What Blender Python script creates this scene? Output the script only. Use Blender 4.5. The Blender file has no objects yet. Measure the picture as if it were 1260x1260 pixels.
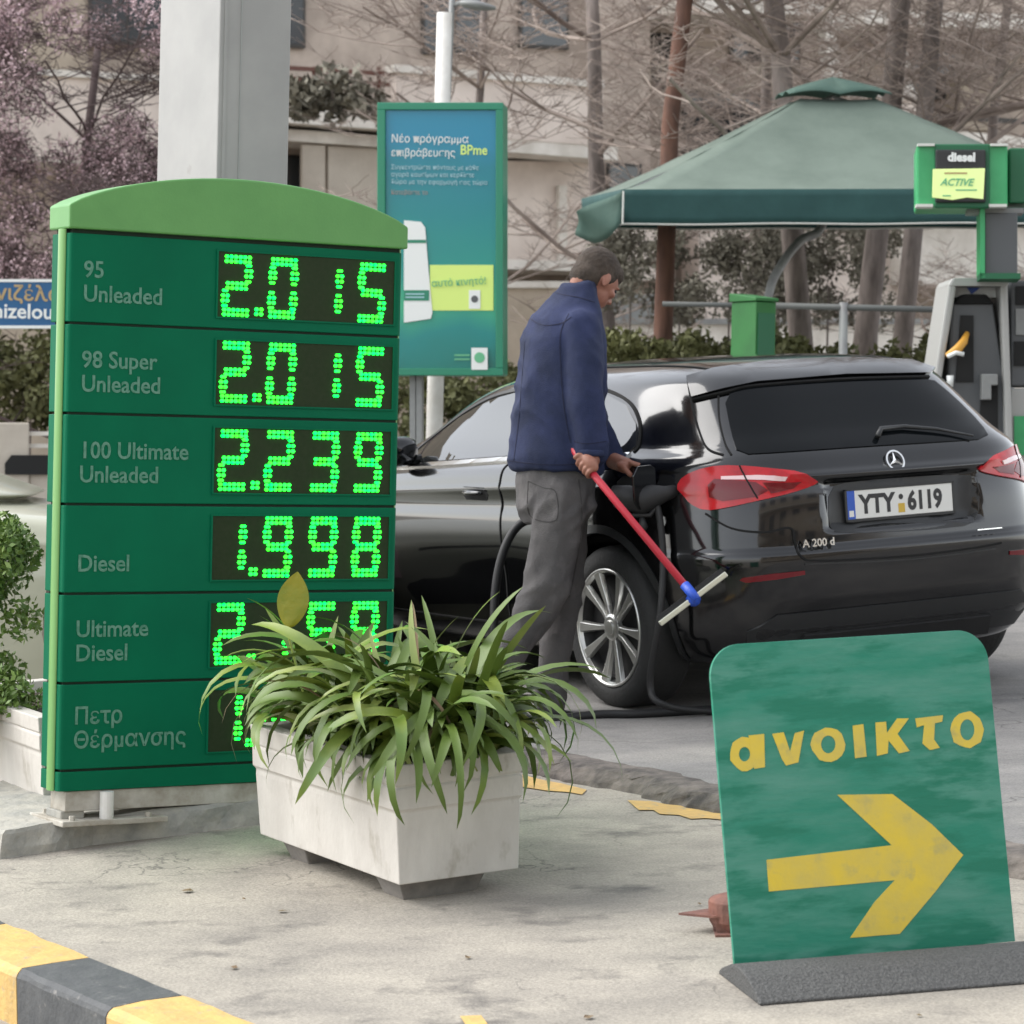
import bpy, bmesh, math, random
import numpy as np
from math import sin, cos, radians as rad, pi, sqrt
from mathutils import Vector, Matrix, noise
from mathutils.bvhtree import BVHTree
from mathutils.geometry import delaunay_2d_cdt

random.seed(7)
SC = bpy.context.scene
COL = SC.collection

# ------------------------------------------------------------------ camera, sky, sun
F, CX, YH, ROLL, EYE, TX, TY = 3600.0, 630.0, 544.0, 0.022, 1.83, 0.044, 0.0594
cd = bpy.data.cameras.new('camera'); cam = bpy.data.objects.new('camera', cd); COL.objects.link(cam)
cd.sensor_width = 36.0; cd.lens = F / 1260.0 * 36.0; cd.shift_y = -(630.0 - YH) / 1260.0
cd.clip_start = 0.1; cd.clip_end = 2000.0
cam.matrix_world = Matrix.Translation((0, 0, EYE)) @ Matrix.Rotation(pi / 2, 4, 'X') @ Matrix.Rotation(ROLL, 4, 'Z')
cd.dof.use_dof = True; cd.dof.focus_distance = 9.5; cd.dof.aperture_fstop = 7.0
SC.camera = cam

w = bpy.data.worlds.new("World"); SC.world = w; w.use_nodes = True
nt = w.node_tree; nt.nodes.clear()
sky = nt.nodes.new('ShaderNodeTexSky'); sky.sky_type = 'NISHITA'; sky.sun_disc = False
sky.sun_elevation = rad(52); sky.sun_rotation = rad(-62); sky.air_density = 1.2; sky.dust_density = 1.0
hs = nt.nodes.new('ShaderNodeHueSaturation'); hs.inputs['Saturation'].default_value = 0.22
bg = nt.nodes.new('ShaderNodeBackground'); bg.inputs['Strength'].default_value = 0.15
wo = nt.nodes.new('ShaderNodeOutputWorld')
nt.links.new(sky.outputs[0], hs.inputs['Color']); nt.links.new(hs.outputs[0], bg.inputs['Color']); nt.links.new(bg.outputs[0], wo.inputs['Surface'])
sd = bpy.data.lights.new('sun', 'SUN'); sd.energy = 1.3; sd.angle = rad(50); sd.color = (1.0, 0.965, 0.91)
sun = bpy.data.objects.new('sun', sd); COL.objects.link(sun)
sdir = Vector((-0.66, 0.10, 0.74)).normalized()
sun.rotation_euler = (-sdir).to_track_quat('-Z', 'Y').to_euler()
sky.sun_elevation = math.asin(sdir.z); sky.sun_rotation = math.atan2(sdir.x, sdir.y)
SC.view_settings.view_transform = 'Standard'; SC.view_settings.look = 'None'
SC.view_settings.gamma = 1.0; SC.view_settings.exposure = 1.30
SC.view_settings.use_curve_mapping = False

# ------------------------------------------------------------------ placing helpers
def unroll(px, py):
    a, b = px - CX, py - YH
    return a * cos(ROLL) + b * sin(ROLL), -a * sin(ROLL) + b * cos(ROLL)
def at(px, py, Y):
    u, v = unroll(px, py)
    return Vector((u * Y / F, Y, EYE - v * Y / F))
def gr(px, py, dz=0.0):
    u, v = unroll(px, py)
    return at(px, py, (EYE - dz) / (v / F + TX * u / F + TY))
def gz(x, y):
    def cl(t, a, b, s):            # smooth clamp
        if t > b: return b + s * (1 - math.exp(-(t - b) / s))
        if t < a: return a - s * (1 - math.exp((t - a) / s))
        return t
    return TX * cl(x, -6, 6, 3) + TY * cl(y, 4, 19, 3)
def onplane(px, py, p0, ang):
    u, v = unroll(px, py); d = Vector((u / F, 1, -v / F)); n = Vector((-sin(rad(ang)), cos(rad(ang)), 0))
    c = Vector((0, 0, EYE)); t = n.dot(Vector(p0) - c) / n.dot(d)
    return c + d * t
def frame(o, ang):
    return Matrix.Translation(o) @ Matrix.Rotation(rad(ang), 4, 'Z')
GN = Vector((-TX, -TY, 1)).normalized()
def gframe(o, ang):                # frame lying on the sloping ground
    x = Vector((cos(rad(ang)), sin(rad(ang)), 0)); x = (x - GN * x.dot(GN)).normalized(); y = GN.cross(x)
    m = Matrix((x, y, GN)).transposed().to_4x4(); m.translation = o
    return m

# ------------------------------------------------------------------ mesh helpers
class MB:
    def __init__(s): s.v = []; s.f = []
    def add(s, vs, fs):
        n = len(s.v); s.v += [tuple(p) for p in vs]; s.f += [tuple(i + n for i in f) for f in fs]; return s
    def box(s, x0, x1, y0, y1, z0, z1, M=None):
        vs = [Vector((x, y, z)) for z in (z0, z1) for y in (y0, y1) for x in (x0, x1)]
        if M: vs = [M @ p for p in vs]
        return s.add(vs, [(0, 2, 3, 1), (4, 5, 7, 6), (0, 1, 5, 4), (2, 6, 7, 3), (0, 4, 6, 2), (1, 3, 7, 5)])
    def loft(s, rings, cap=True, close=True):
        n = len(rings[0]); vs = [p for r in rings for p in r]; fs = []
        for i in range(len(rings) - 1):
            for j in range(n if close else n - 1):
                a = i * n + j; b = i * n + (j + 1) % n
                fs.append((a, b, b + n, a + n))
        if cap and close: fs.append(tuple(range(n))[::-1]); fs.append(tuple(range((len(rings) - 1) * n, len(rings) * n)))
        return s.add(vs, fs)
    def tube(s, pts, rad_, n=8, cap=True):
        pts = [Vector(p) for p in pts]
        if not hasattr(rad_, '__len__'): rad_ = [rad_] * len(pts)
        rings = []; up = None
        for i, p in enumerate(pts):
            d = (pts[min(i + 1, len(pts) - 1)] - pts[max(i - 1, 0)]).normalized()
            if up is None: up = Vector((0, 0, 1)) if abs(d.z) < .9 else Vector((1, 0, 0))
            a = d.cross(up).normalized(); up = a.cross(d)
            rings.append([p + (a * cos(2 * pi * k / n) + up * sin(2 * pi * k / n)) * rad_[i] for k in range(n)])
        return s.loft(rings, cap)
    def lathe(s, prof, M, n=32, cap=False):     # prof: (r, h) around local Z
        rings = [[M @ Vector((r * cos(2 * pi * k / n), r * sin(2 * pi * k / n), h)) for k in range(n)] for r, h in prof]
        return s.loft(rings, cap)
    def prism(s, poly, M, z0, z1):              # poly in local xy, any simple polygon
        k = len(poly); r = delaunay_2d_cdt([Vector(p) for p in poly], [], [list(range(k))], 1, 1e-6)
        v2, tri = r[0], r[2]; n = len(v2)
        s.add([M @ Vector((p[0], p[1], z1)) for p in v2], tri)
        s.add([M @ Vector((p[0], p[1], z0)) for p in v2], [t[::-1] for t in tri])
        A = [M @ Vector((p[0], p[1], z0)) for p in poly]; B = [M @ Vector((p[0], p[1], z1)) for p in poly]
        s.add(A + B, [(i, (i + 1) % k, k + (i + 1) % k, k + i) for i in range(k)])
        return s
    def mesh(s, name, mat, smooth=False):
        me = bpy.data.meshes.new(name); me.from_pydata(s.v, [], s.f); me.validate()
        bm = bmesh.new(); bm.from_mesh(me); bmesh.ops.remove_doubles(bm, verts=bm.verts, dist=1e-6)
        bmesh.ops.recalc_face_normals(bm, faces=bm.faces); bm.to_mesh(me); bm.free()
        if mat: me.materials.append(mat)
        if smooth: me.shade_smooth() if hasattr(me, 'shade_smooth') else [setattr(p, 'use_smooth', True) for p in me.polygons]
        return me
    def build(s, name, mat, parent=None, smooth=False, bevel=0, seg=2, auto=None):
        return put(name, s.mesh(name, mat, smooth), parent, bevel, seg, auto)
def put(name, me, parent=None, bevel=0, seg=2, auto=None):
    o = bpy.data.objects.new(name, me); COL.objects.link(o)
    if parent: o.parent = parent
    if bevel:
        m = o.modifiers.new('bevel', 'BEVEL'); m.width = bevel; m.segments = seg; m.limit_method = 'ANGLE'; m.angle_limit = rad(40)
    return o
def quick(name, mat, verts, faces, parent=None, smooth=False):   # large meshes, no cleaning
    me = bpy.data.meshes.new(name); me.from_pydata([tuple(v) for v in verts], [], faces)
    me.materials.append(mat)
    if smooth: me.polygons.foreach_set('use_smooth', [True] * len(me.polygons))
    me.update(); return put(name, me, parent)
def thing(name, label, cat, M=None, group=None):
    o = bpy.data.objects.new(name, None); COL.objects.link(o); o.empty_display_size = .1
    if M is not None: o.matrix_world = M
    o['label'] = label; o['category'] = cat
    if group: o['group'] = group
    return o
def tag(o, label, cat, group=None):
    o['label'] = label; o['category'] = cat
    if group: o['group'] = group
    return o
def struct(o): o['kind'] = 'structure'; return o
def stuff(o): o['kind'] = 'stuff'; return o
def evalmesh(o):
    dg = bpy.context.evaluated_depsgraph_get(); dg.update()
    me = bpy.data.meshes.new_from_object(o.evaluated_get(dg), depsgraph=dg)
    return me
def text_mesh(body, size, extr=0.002, bold=0.0, shear=0.0, align='LEFT', sx=1.0, spacing=1.0, line=1.0):
    c = bpy.data.curves.new('t', 'FONT'); c.body = body; c.size = size; c.extrude = extr; c.offset = bold
    c.shear = shear; c.align_x = align; c.resolution_u = 3; c.space_character = spacing; c.space_line = line
    o = bpy.data.objects.new('t', c); COL.objects.link(o); me = evalmesh(o)
    bpy.data.objects.remove(o); bpy.data.curves.remove(c)
    if sx != 1.0:
        for v in me.vertices: v.co.x *= sx
    return me
def lettering(name, body, mat, parent, M, size, **k):
    me = text_mesh(body, size, **k); me.transform(M); me.materials.clear(); me.materials.append(mat)
    return put(name, me, parent)
FRONT = lambda x, y, z: Matrix.Translation((x, y, z)) @ Matrix.Rotation(pi / 2, 4, 'X')   # text plane facing local -Y

# ------------------------------------------------------------------ materials
MATS = {}
def mat(name, col, rough=0.6, metal=0.0, col2=None, scale=8.0, bump=0.0, bscale=40.0, coat=0.0, spec=0.5, emit=None, est=0.0, ior=None,
        stretch=(1, 1, 1), lo=.35, hi=.65, detail=6, trans=0.0, col3=None, scale3=2.0, lo3=.5, hi3=.7, gcoord=False):
    if name in MATS: return MATS[name]
    m = bpy.data.materials.new(name); m.use_nodes = True; n = m.node_tree; b = n.nodes['Principled BSDF']
    b.inputs['Base Color'].default_value = (*col, 1); b.inputs['Roughness'].default_value = rough
    b.inputs['Metallic'].default_value = metal; b.inputs['Coat Weight'].default_value = coat; b.inputs['Coat Roughness'].default_value = .03
    b.inputs['Specular IOR Level'].default_value = spec
    if ior: b.inputs['IOR'].default_value = ior
    if trans: b.inputs['Transmission Weight'].default_value = trans
    if emit: b.inputs['Emission Color'].default_value = (*emit, 1); b.inputs['Emission Strength'].default_value = est
    L = n.links
    if col2 or bump:
        tc = n.nodes.new('ShaderNodeTexCoord'); mp = n.nodes.new('ShaderNodeMapping'); mp.inputs['Scale'].default_value = stretch
        if gcoord:
            g = n.nodes.new('ShaderNodeNewGeometry'); L.new(g.outputs['Position'], mp.inputs[0])
        else: L.new(tc.outputs['Object'], mp.inputs[0])
    out = None
    def layer(base, c, sc, a, z, det):
        t = n.nodes.new('ShaderNodeTexNoise'); t.inputs['Scale'].default_value = sc; t.inputs['Detail'].default_value = det; t.inputs['Roughness'].default_value = .62
        L.new(mp.outputs[0], t.inputs['Vector'])
        r = n.nodes.new('ShaderNodeMapRange'); r.inputs['From Min'].default_value = a; r.inputs['From Max'].default_value = z
        L.new(t.outputs['Fac'], r.inputs['Value'])
        x = n.nodes.new('ShaderNodeMix'); x.data_type = 'RGBA'; L.new(r.outputs[0], x.inputs[0])
        if base is None: x.inputs[6].default_value = (*col, 1)
        else: L.new(base, x.inputs[6])
        x.inputs[7].default_value = (*c, 1)
        return x.outputs[2]
    if col2: out = layer(None, col2, scale, lo, hi, detail)
    if col3: out = layer(out, col3, scale3, lo3, hi3, 5)
    if out: L.new(out, b.inputs['Base Color'])
    if bump:
        t = n.nodes.new('ShaderNodeTexNoise'); t.inputs['Scale'].default_value = bscale; t.inputs['Detail'].default_value = 5
        L.new(mp.outputs[0], t.inputs['Vector']); bp = n.nodes.new('ShaderNodeBump'); bp.inputs['Strength'].default_value = bump
        bp.inputs['Distance'].default_value = .01
        L.new(t.outputs['Fac'], bp.inputs['Height']); L.new(bp.outputs[0], b.inputs['Normal'])
    MATS[name] = m; return m

concrete = mat('concrete', (.36, .327, .276), .9, col2=(.23, .21, .183), scale=2.6, bump=.5, bscale=55, stretch=(1, 1.3, 1), lo=.36, hi=.68, col3=(.12, .11, .10), scale3=3.7, lo3=.56, hi3=.74, gcoord=True, detail=12)
asphalt = mat('forecourt concrete', (.235, .225, .215), .85, col2=(.16, .155, .15), scale=3.0, bump=.5, bscale=60, stretch=(.7, 1.3, 1), col3=(.30, .285, .26), scale3=1.2, gcoord=True)
def add_cracks(m, scale, wd, dark):
    n = m.node_tree; b = n.nodes['Principled BSDF']; L = n.links; src = b.inputs['Base Color'].links[0].from_socket
    g = n.nodes.new('ShaderNodeNewGeometry'); nz = n.nodes.new('ShaderNodeTexNoise'); nz.inputs['Scale'].default_value = 2.2; nz.inputs['Detail'].default_value = 8
    L.new(g.outputs['Position'], nz.inputs['Vector'])
    mx = n.nodes.new('ShaderNodeMix'); mx.data_type = 'RGBA'; mx.blend_type = 'LINEAR_LIGHT'; mx.inputs[0].default_value = .55; L.new(g.outputs['Position'], mx.inputs[6]); L.new(nz.outputs['Color'], mx.inputs[7])
    v = n.nodes.new('ShaderNodeTexVoronoi'); v.feature = 'DISTANCE_TO_EDGE'; v.inputs['Scale'].default_value = scale; L.new(mx.outputs[2], v.inputs['Vector'])
    r = n.nodes.new('ShaderNodeMapRange'); r.inputs['From Min'].default_value = 0; r.inputs['From Max'].default_value = wd; r.inputs['To Min'].default_value = 1; r.inputs['To Max'].default_value = 0
    L.new(v.outputs['Distance'], r.inputs['Value'])
    k = n.nodes.new('ShaderNodeTexNoise'); k.inputs['Scale'].default_value = 1.1; k.inputs['Detail'].default_value = 3; L.new(g.outputs['Position'], k.inputs['Vector'])
    kr = n.nodes.new('ShaderNodeMapRange'); kr.inputs['From Min'].default_value = .50; kr.inputs['From Max'].default_value = .62; L.new(k.outputs['Fac'], kr.inputs['Value'])
    mu = n.nodes.new('ShaderNodeMath'); mu.operation = 'MULTIPLY'; L.new(r.outputs[0], mu.inputs[0]); L.new(kr.outputs[0], mu.inputs[1])
    mu2 = n.nodes.new('ShaderNodeMath'); mu2.operation = 'MULTIPLY'; mu2.inputs[1].default_value = .75; L.new(mu.outputs[0], mu2.inputs[0])
    o = n.nodes.new('ShaderNodeMix'); o.data_type = 'RGBA'; o.inputs[7].default_value = (*dark, 1); L.new(mu2.outputs[0], o.inputs[0]); L.new(src, o.inputs[6]); L.new(o.outputs[2], b.inputs['Base Color'])
    # fine grit specks
    w2 = n.nodes.new('ShaderNodeTexNoise'); w2.inputs['Scale'].default_value = 130; w2.inputs['Detail'].default_value = 2; L.new(g.outputs['Position'], w2.inputs['Vector'])
    wr = n.nodes.new('ShaderNodeMapRange'); wr.inputs['From Min'].default_value = .3; wr.inputs['From Max'].default_value = .7; wr.inputs['To Min'].default_value = .82; wr.inputs['To Max'].default_value = 1.18; L.new(w2.outputs['Fac'], wr.inputs['Value'])
    h = n.nodes.new('ShaderNodeHueSaturation'); L.new(o.outputs[2], h.inputs['Color']); L.new(wr.outputs[0], h.inputs['Value']); L.new(h.outputs[0], b.inputs['Base Color'])
add_cracks(concrete, 1.6, .012, (.07, .065, .06)); add_cracks(asphalt, 1.2, .012, (.05, .048, .045))
padm = mat('pad concrete', (.40, .38, .33), .9, col2=(.26, .26, .24), scale=9, bump=.8, bscale=30)
rock = mat('broken stone', (.19, .165, .145), .95, col2=(.055, .05, .047), scale=9, bump=1.0, bscale=35)
yellowp = mat('worn yellow paint', (.62, .40, .13), .7, col2=(.48, .32, .12), scale=14, bump=.4, bscale=50, col3=(.36, .29, .18), scale3=22, lo3=.58, hi3=.70)
blackp = mat('worn black paint', (.055, .058, .062), .7, col2=(.085, .088, .09), scale=12, bump=.4, bscale=50, col3=(.2, .19, .18), scale3=24, lo3=.62, hi3=.72)
gdark = mat('green sign face', (.0006, .108, .052), .5, col2=(.0008, .128, .060), scale=2.5, bump=.03, bscale=3, spec=.10)
glight = mat('light green plastic', (.095, .27, .075), .45, col2=(.11, .30, .085), scale=6, bump=.05, bscale=120)
gstrip = mat('pale green strip', (.15, .33, .10), .35)
dispm = mat('display window', (.018, .032, .012), .6, col2=(.024, .036, .016), scale=60, spec=.15)
def vary_led(m):
    n = m.node_tree; b = n.nodes['Principled BSDF']; t = n.nodes.new('ShaderNodeTexCoord'); z = n.nodes.new('ShaderNodeTexNoise'); z.inputs['Scale'].default_value = 38; z.inputs['Detail'].default_value = 1
    r = n.nodes.new('ShaderNodeValToRGB'); r.color_ramp.elements[0].position = .36; r.color_ramp.elements[0].color = (.02, .70, .01, 1); r.color_ramp.elements[1].position = .66; r.color_ramp.elements[1].color = (.0, 1, .055, 1)
    n.links.new(t.outputs['Object'], z.inputs['Vector']); n.links.new(z.outputs['Fac'], r.inputs[0]); n.links.new(r.outputs[0], b.inputs['Emission Color'])
ledm = mat('green led', (.0, .3, .03), .4, emit=(.005, 1.0, .045), est=2.6)
vary_led(ledm)
grove = mat('dark joint', (.004, .02, .008), .8)
lettm = mat('faded sign lettering', (.10, .245, .175), .6, col2=(.05, .19, .12), scale=55, lo=.45, hi=.6)
whitem = mat('white painted metal', (.66, .65, .62), .5, col2=(.56, .54, .50), scale=9, bump=.1, bscale=30)
dirtyw = mat('dirty white metal', (.50, .48, .43), .7, col2=(.30, .27, .22), scale=10, bump=.4, bscale=25)
colm = mat('white column cladding', (.345, .34, .33), .55, col2=(.30, .297, .29), scale=3, col3=(.25, .24, .22), scale3=4, lo3=.66, hi3=.74, spec=.3)
colg = mat('column groove', (.30, .31, .30), .6)
planterm = mat('whitewashed concrete', (.58, .55, .505), .85, col2=(.49, .46, .42), scale=6, bump=.5, bscale=30, col3=(.34, .31, .26), scale3=9, lo3=.6, hi3=.75, stretch=(1, 1, .5))
planterf = mat('planter foot concrete', (.24, .22, .20), .9, col2=(.15, .14, .13), scale=12, bump=.5, bscale=30)
soil = mat('soil', (.045, .032, .022), .95, bump=1, bscale=40)
leafA = mat('strap leaf green', (.185, .235, .026), .5, col2=(.085, .150, .020), scale=5, spec=.6)
leafB = mat('strap leaf pale', (.25, .285, .075), .45, col2=(.14, .205, .04), scale=6, spec=.6)
leafC = mat('strap leaf deep', (.080, .130, .016), .5, col2=(.09, .145, .024), scale=6, spec=.5)
leafD = mat('dry leaf', (.20, .125, .07), .7, col2=(.12, .09, .04), scale=9)
leafY = mat('yellow broad leaf', (.26, .235, .012), .45, col2=(.16, .20, .014), scale=9, bump=.3, bscale=30)
shrubm = mat('shrub leaf', (.10, .18, .035), .5, col2=(.17, .24, .05), scale=3)
hedgem = mat('hedge leaf', (.095, .10, .040), .7, col2=(.15, .155, .055), scale=2)
darkfol = mat('dark evergreen leaf', (.14, .13, .10), .7, col2=(.20, .185, .14), scale=2)
boardm = mat('painted green board', (.012, .200, .128), .5, col2=(.070, .250, .185), scale=3.0, bump=.15, bscale=25, stretch=(.6, 2.2, 1), lo=.40, hi=.62, col3=(.006, .165, .10), scale3=4.2, lo3=.50, hi3=.58)
boarde = mat('board edge', (.10, .22, .16), .7)
byell = mat('hand painted yellow', (.66, .49, .045), .55, col2=(.56, .44, .09), scale=9, col3=(.42, .36, .12), scale3=14, lo3=.55, hi3=.75, bump=.1)
byed = mat('lettering outline', (.20, .22, .06), .6)
rubber = mat('recycled rubber', (.060, .060, .060), .85, col2=(.10, .10, .098), scale=110, bump=.8, bscale=140, detail=2)
rust = mat('rusty red metal', (.22, .095, .07), .8, col2=(.13, .07, .06), scale=12, bump=.5)
paint = mat('black car paint', (.016, .0165, .018), .16, metal=.85, coat=1.0, spec=.5)
paint.node_tree.nodes['Principled BSDF'].inputs['Coat Roughness'].default_value = .07
glassb = mat('tinted glass', (.004, .005, .006), .05, spec=.5, ior=1.22)
glassl = mat('side window glass', (.012, .013, .013), .03, spec=.9, ior=1.75)
chrome = mat('chrome', (.78, .78, .77), .12, metal=1.0)
alloy = mat('alloy rim', (.60, .60, .58), .28, metal=.85)
alloyd = mat('rim pocket', (.018, .018, .019), .5, metal=.2)
tyrem = mat('tyre rubber', (.020, .020, .020), .78, bump=.3, bscale=60)
plast = mat('black plastic', (.017, .018, .019), .45)
seamm = mat('panel gap', (.002, .002, .002), .9)
tailr = mat('red lamp lens', (.50, .006, .012), .15, coat=.35, spec=.4, col2=(.33, .004, .010), scale=9)
taild = mat('dark red lamp lens', (.13, .004, .008), .12, coat=.3, spec=.4)
tailw = mat('clear lamp lens', (.70, .50, .50), .1, coat=1.0)
platem = mat('number plate', (.66, .66, .63), .4)
plblue = mat('plate blue band', (.015, .08, .42), .4)
plblk = mat('plate characters', (.02, .02, .022), .5)
plyel = mat('plate sticker', (.55, .36, .04), .5)
beigep = mat('beige car paint', (.40, .40, .31), .35, coat=.5)
navy = mat('navy jacket', (.017, .026, .078), .9, col2=(.011, .018, .052), scale=5, bump=.35, bscale=240, col3=(.026, .036, .105), scale3=3)
greyt = mat('grey work trousers', (.105, .098, .098), .9, col2=(.07, .066, .068), scale=6, bump=.4, bscale=220, col3=(.15, .14, .14), scale3=7, lo3=.52, hi3=.72)
skin = mat('skin', (.34, .155, .105), .55, col2=(.27, .11, .075), scale=20)
hairm = mat('short grey brown hair', (.035, .025, .019), .85, col2=(.075, .056, .043), scale=14, bump=.6, bscale=260)
shoem = mat('black shoe leather', (.012, .012, .013), .6)
redh = mat('red handle', (.50, .025, .045), .4)
blueh = mat('blue plastic', (.02, .08, .50), .4)
alum = mat('aluminium', (.62, .62, .52), .3, metal=.8)
blackr = mat('black rubber', (.012, .012, .013), .6)
bark = mat('grey bark', (.26, .22, .20), .95, col2=(.12, .10, .09), scale=10, bump=.8, bscale=20, stretch=(1, 1, .25))
barkr = mat('reddish bark', (.17, .088, .062), .95, col2=(.085, .048, .038), scale=9, bump=.8, bscale=18, stretch=(1, 1, .3))
twig = mat('bare twigs', (.42, .35, .305), .9, col2=(.18, .14, .12), scale=2)
twigd = mat('dark plum twigs', (.085, .060, .058), .9)
blossom = mat('pink plum blossom', (.62, .46, .485), .8, col2=(.30, .20, .215), scale=3, lo=.42, hi=.6)
stucco = mat('pinkish plaster', (.76, .67, .60), .9, col2=(.57, .49, .435), scale=2, bump=.2)
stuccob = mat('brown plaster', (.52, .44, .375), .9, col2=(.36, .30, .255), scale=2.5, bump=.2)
stuccot = mat('tan plaster', (.48, .405, .32), .9, col2=(.38, .32, .25), scale=3, bump=.2)
slabw = mat('white slab edge', (.76, .72, .66), .8, col2=(.58, .54, .48), scale=4)
darkin = mat('dark interior', (.015, .015, .015), .9)
winm = mat('window pane', (.03, .035, .04), .1, spec=.7)
framem = mat('window frame', (.05, .045, .04), .6)
railr = mat('brown rail', (.13, .055, .04), .6)
fabw = mat('cream awning cloth', (.52, .47, .40), .9, col2=(.44, .39, .33), scale=4, bump=.2)
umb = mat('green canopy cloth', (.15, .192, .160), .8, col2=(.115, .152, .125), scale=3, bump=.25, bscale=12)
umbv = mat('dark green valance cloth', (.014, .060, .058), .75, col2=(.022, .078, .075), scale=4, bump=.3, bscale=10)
umbc = mat('vent cap cloth', (.055, .11, .09), .8, col2=(.075, .13, .105), scale=6, bump=.3, bscale=12)
hem = mat('white hem', (.62, .62, .58), .8)
greym = mat('grey metal', (.25, .26, .25), .5, col2=(.2, .2, .2), scale=8)
railm = mat('weathered rail', (.11, .115, .11), .7)
pumpg = mat('grey pump plastic', (.085, .09, .095), .5)
pumpl = mat('light grey pump frame', (.36, .36, .345), .45)
pgreen = mat('pump green', (.030, .30, .105), .4, col2=(.05, .36, .14), scale=5)
pgreend = mat('dark pump green', (.008, .11, .045), .5)
teal = mat('teal frame', (.015, .20, .115), .35)
binm = mat('green bin plastic', (.020, .145, .030), .6, col2=(.015, .115, .024), scale=5)
lime = mat('lime print', (.62, .78, .20), .5)
limed = mat('lime print dim', (.12, .42, .22), .5)
printw = mat('white print', (.72, .74, .72), .5)
printb = mat('pale blue print', (.36, .56, .62), .5)
bluesign = mat('blue road sign', (.005, .085, .22), .4)
goldp = mat('gold lettering', (.42, .30, .14), .5)
nozy = mat('orange nozzle', (.60, .30, .04), .5)

# ------------------------------------------------------------------ the ground
k0 = gr(20, 1195); k1 = gr(130, 1243); kdir = (k1 - k0); kdir.z = 0; kdir.normalize(); kn = Vector((-kdir.y, kdir.x, 0))
As = sorted(set([-900, -300, -120, -60, -45] + [x * .5 for x in range(-70, 71)] + [45, 60, 120, 300, 900]))
Bs = sorted(set([-900, -300, -120, -60, -30] + [y * .5 for y in range(-40, 1)] + [.05, .09, .14, .25] + [y * .5 for y in range(1, 81)] + [50, 60, 120, 300, 900]))
vv = []
for b_ in Bs:
    for a_ in As:
        p = k0 + kdir * a_ + kn * b_; vv.append((p.x, p.y, gz(p.x, p.y) - (.15 if b_ < .07 else 0)))
nx = len(As)
ff = [(j * nx + i, j * nx + i + 1, (j + 1) * nx + i + 1, (j + 1) * nx + i) for j in range(len(Bs) - 1) for i in range(nx - 1)]
struct(quick('ground', concrete, vv, ff, smooth=False))

# raised forecourt slab with a broken edge
e0, e1 = gr(560, 925), gr(960, 1010)
ed = (e1 - e0); ed.z = 0; ed.normalize(); en = Vector((-ed.y, ed.x, 0))
if en.y < 0: en = -en
random.seed(3)
N = 420; t0, t1 = -9.0, 9.0
rings = []
def slab_pt(t, k):
    p = e0 + ed * t
    return p
edge_top = []; rows = [[] for _ in range(7)]
for i in range(N + 1):
    t = t0 + (t1 - t0) * i / N; b = e0 + ed * t
    n1 = noise.fractal(Vector((t * 3.1, 0, 0)), 1, 2, 4) * .05; n2 = noise.fractal(Vector((t * 9, 5, 0)), 1, 2, 3) * .02
    for k, (off, h) in enumerate([(-.085, -.02), (-.070, .016), (-.05, .036), (-.03, .052), (.0, .058), (.10, .0555), (14.0, .055)]):
        jit = noise.noise(Vector((t * 14, k * 3.3, 1))) * .026 if 0 < k < 5 else 0
        p = b + en * (off + (n1 + n2 if k < 6 else 0) + jit)
        rows[k].append((p.x, p.y, gz(p.x, p.y) + h + (jit * .5 if 0 < k < 4 else 0)))
def strip_grid(rs):
    v = [p for r in rs for p in r]; m = len(rs[0])
    return v, [(j * m + i, j * m + i + 1, (j + 1) * m + i + 1, (j + 1) * m + i) for j in range(len(rs) - 1) for i in range(m - 1)]
v, f = strip_grid(rows[:6]); struct(quick('broken_kerb_edge', rock, v, f, smooth=False))
# the slab top follows the ground in steps
tops = []
for s_ in [.14, .5, 1, 2, 3, 4, 5, 6, 7, 8, 10, 12, 14]:
    r = []
    for i in range(N + 1):
        q = Vector(rows[5][i]); p = q + en * (s_ - .14); r.append((p.x, p.y, gz(p.x, p.y) + .0555))
    tops.append(r)
v, f = strip_grid(tops); struct(quick('forecourt', asphalt, v, f))
# worn yellow line painted before the broken edge
def ground_patch(name, pxpoly, m, dz=.004):
    k = len(pxpoly); pts = [gr(a, b) for a, b in pxpoly]
    r = delaunay_2d_cdt([Vector((p.x, p.y)) for p in pts], [], [list(range(k))], 1, 1e-6)
    return struct(quick(name, m, [(p.x, p.y, gz(p.x, p.y) + dz) for p in r[0]], [tuple(t) for t in r[2]]))
ground_patch('yellow_line', [(640, 954), (668, 961), (690, 965), (722, 973), (716, 979), (700, 976), (672, 974), (640, 969)], yellowp)
ground_patch('yellow_line', [(772, 986), (800, 987), (820, 991), (850, 993), (900, 999), (900, 1011), (868, 1008), (850, 1009), (835, 1004), (812, 1003), (804, 998), (786, 998)], yellowp)
ground_patch('yellow_line', [(566, 1252), (592, 1251), (600, 1262), (575, 1266)], yellowp)

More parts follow.
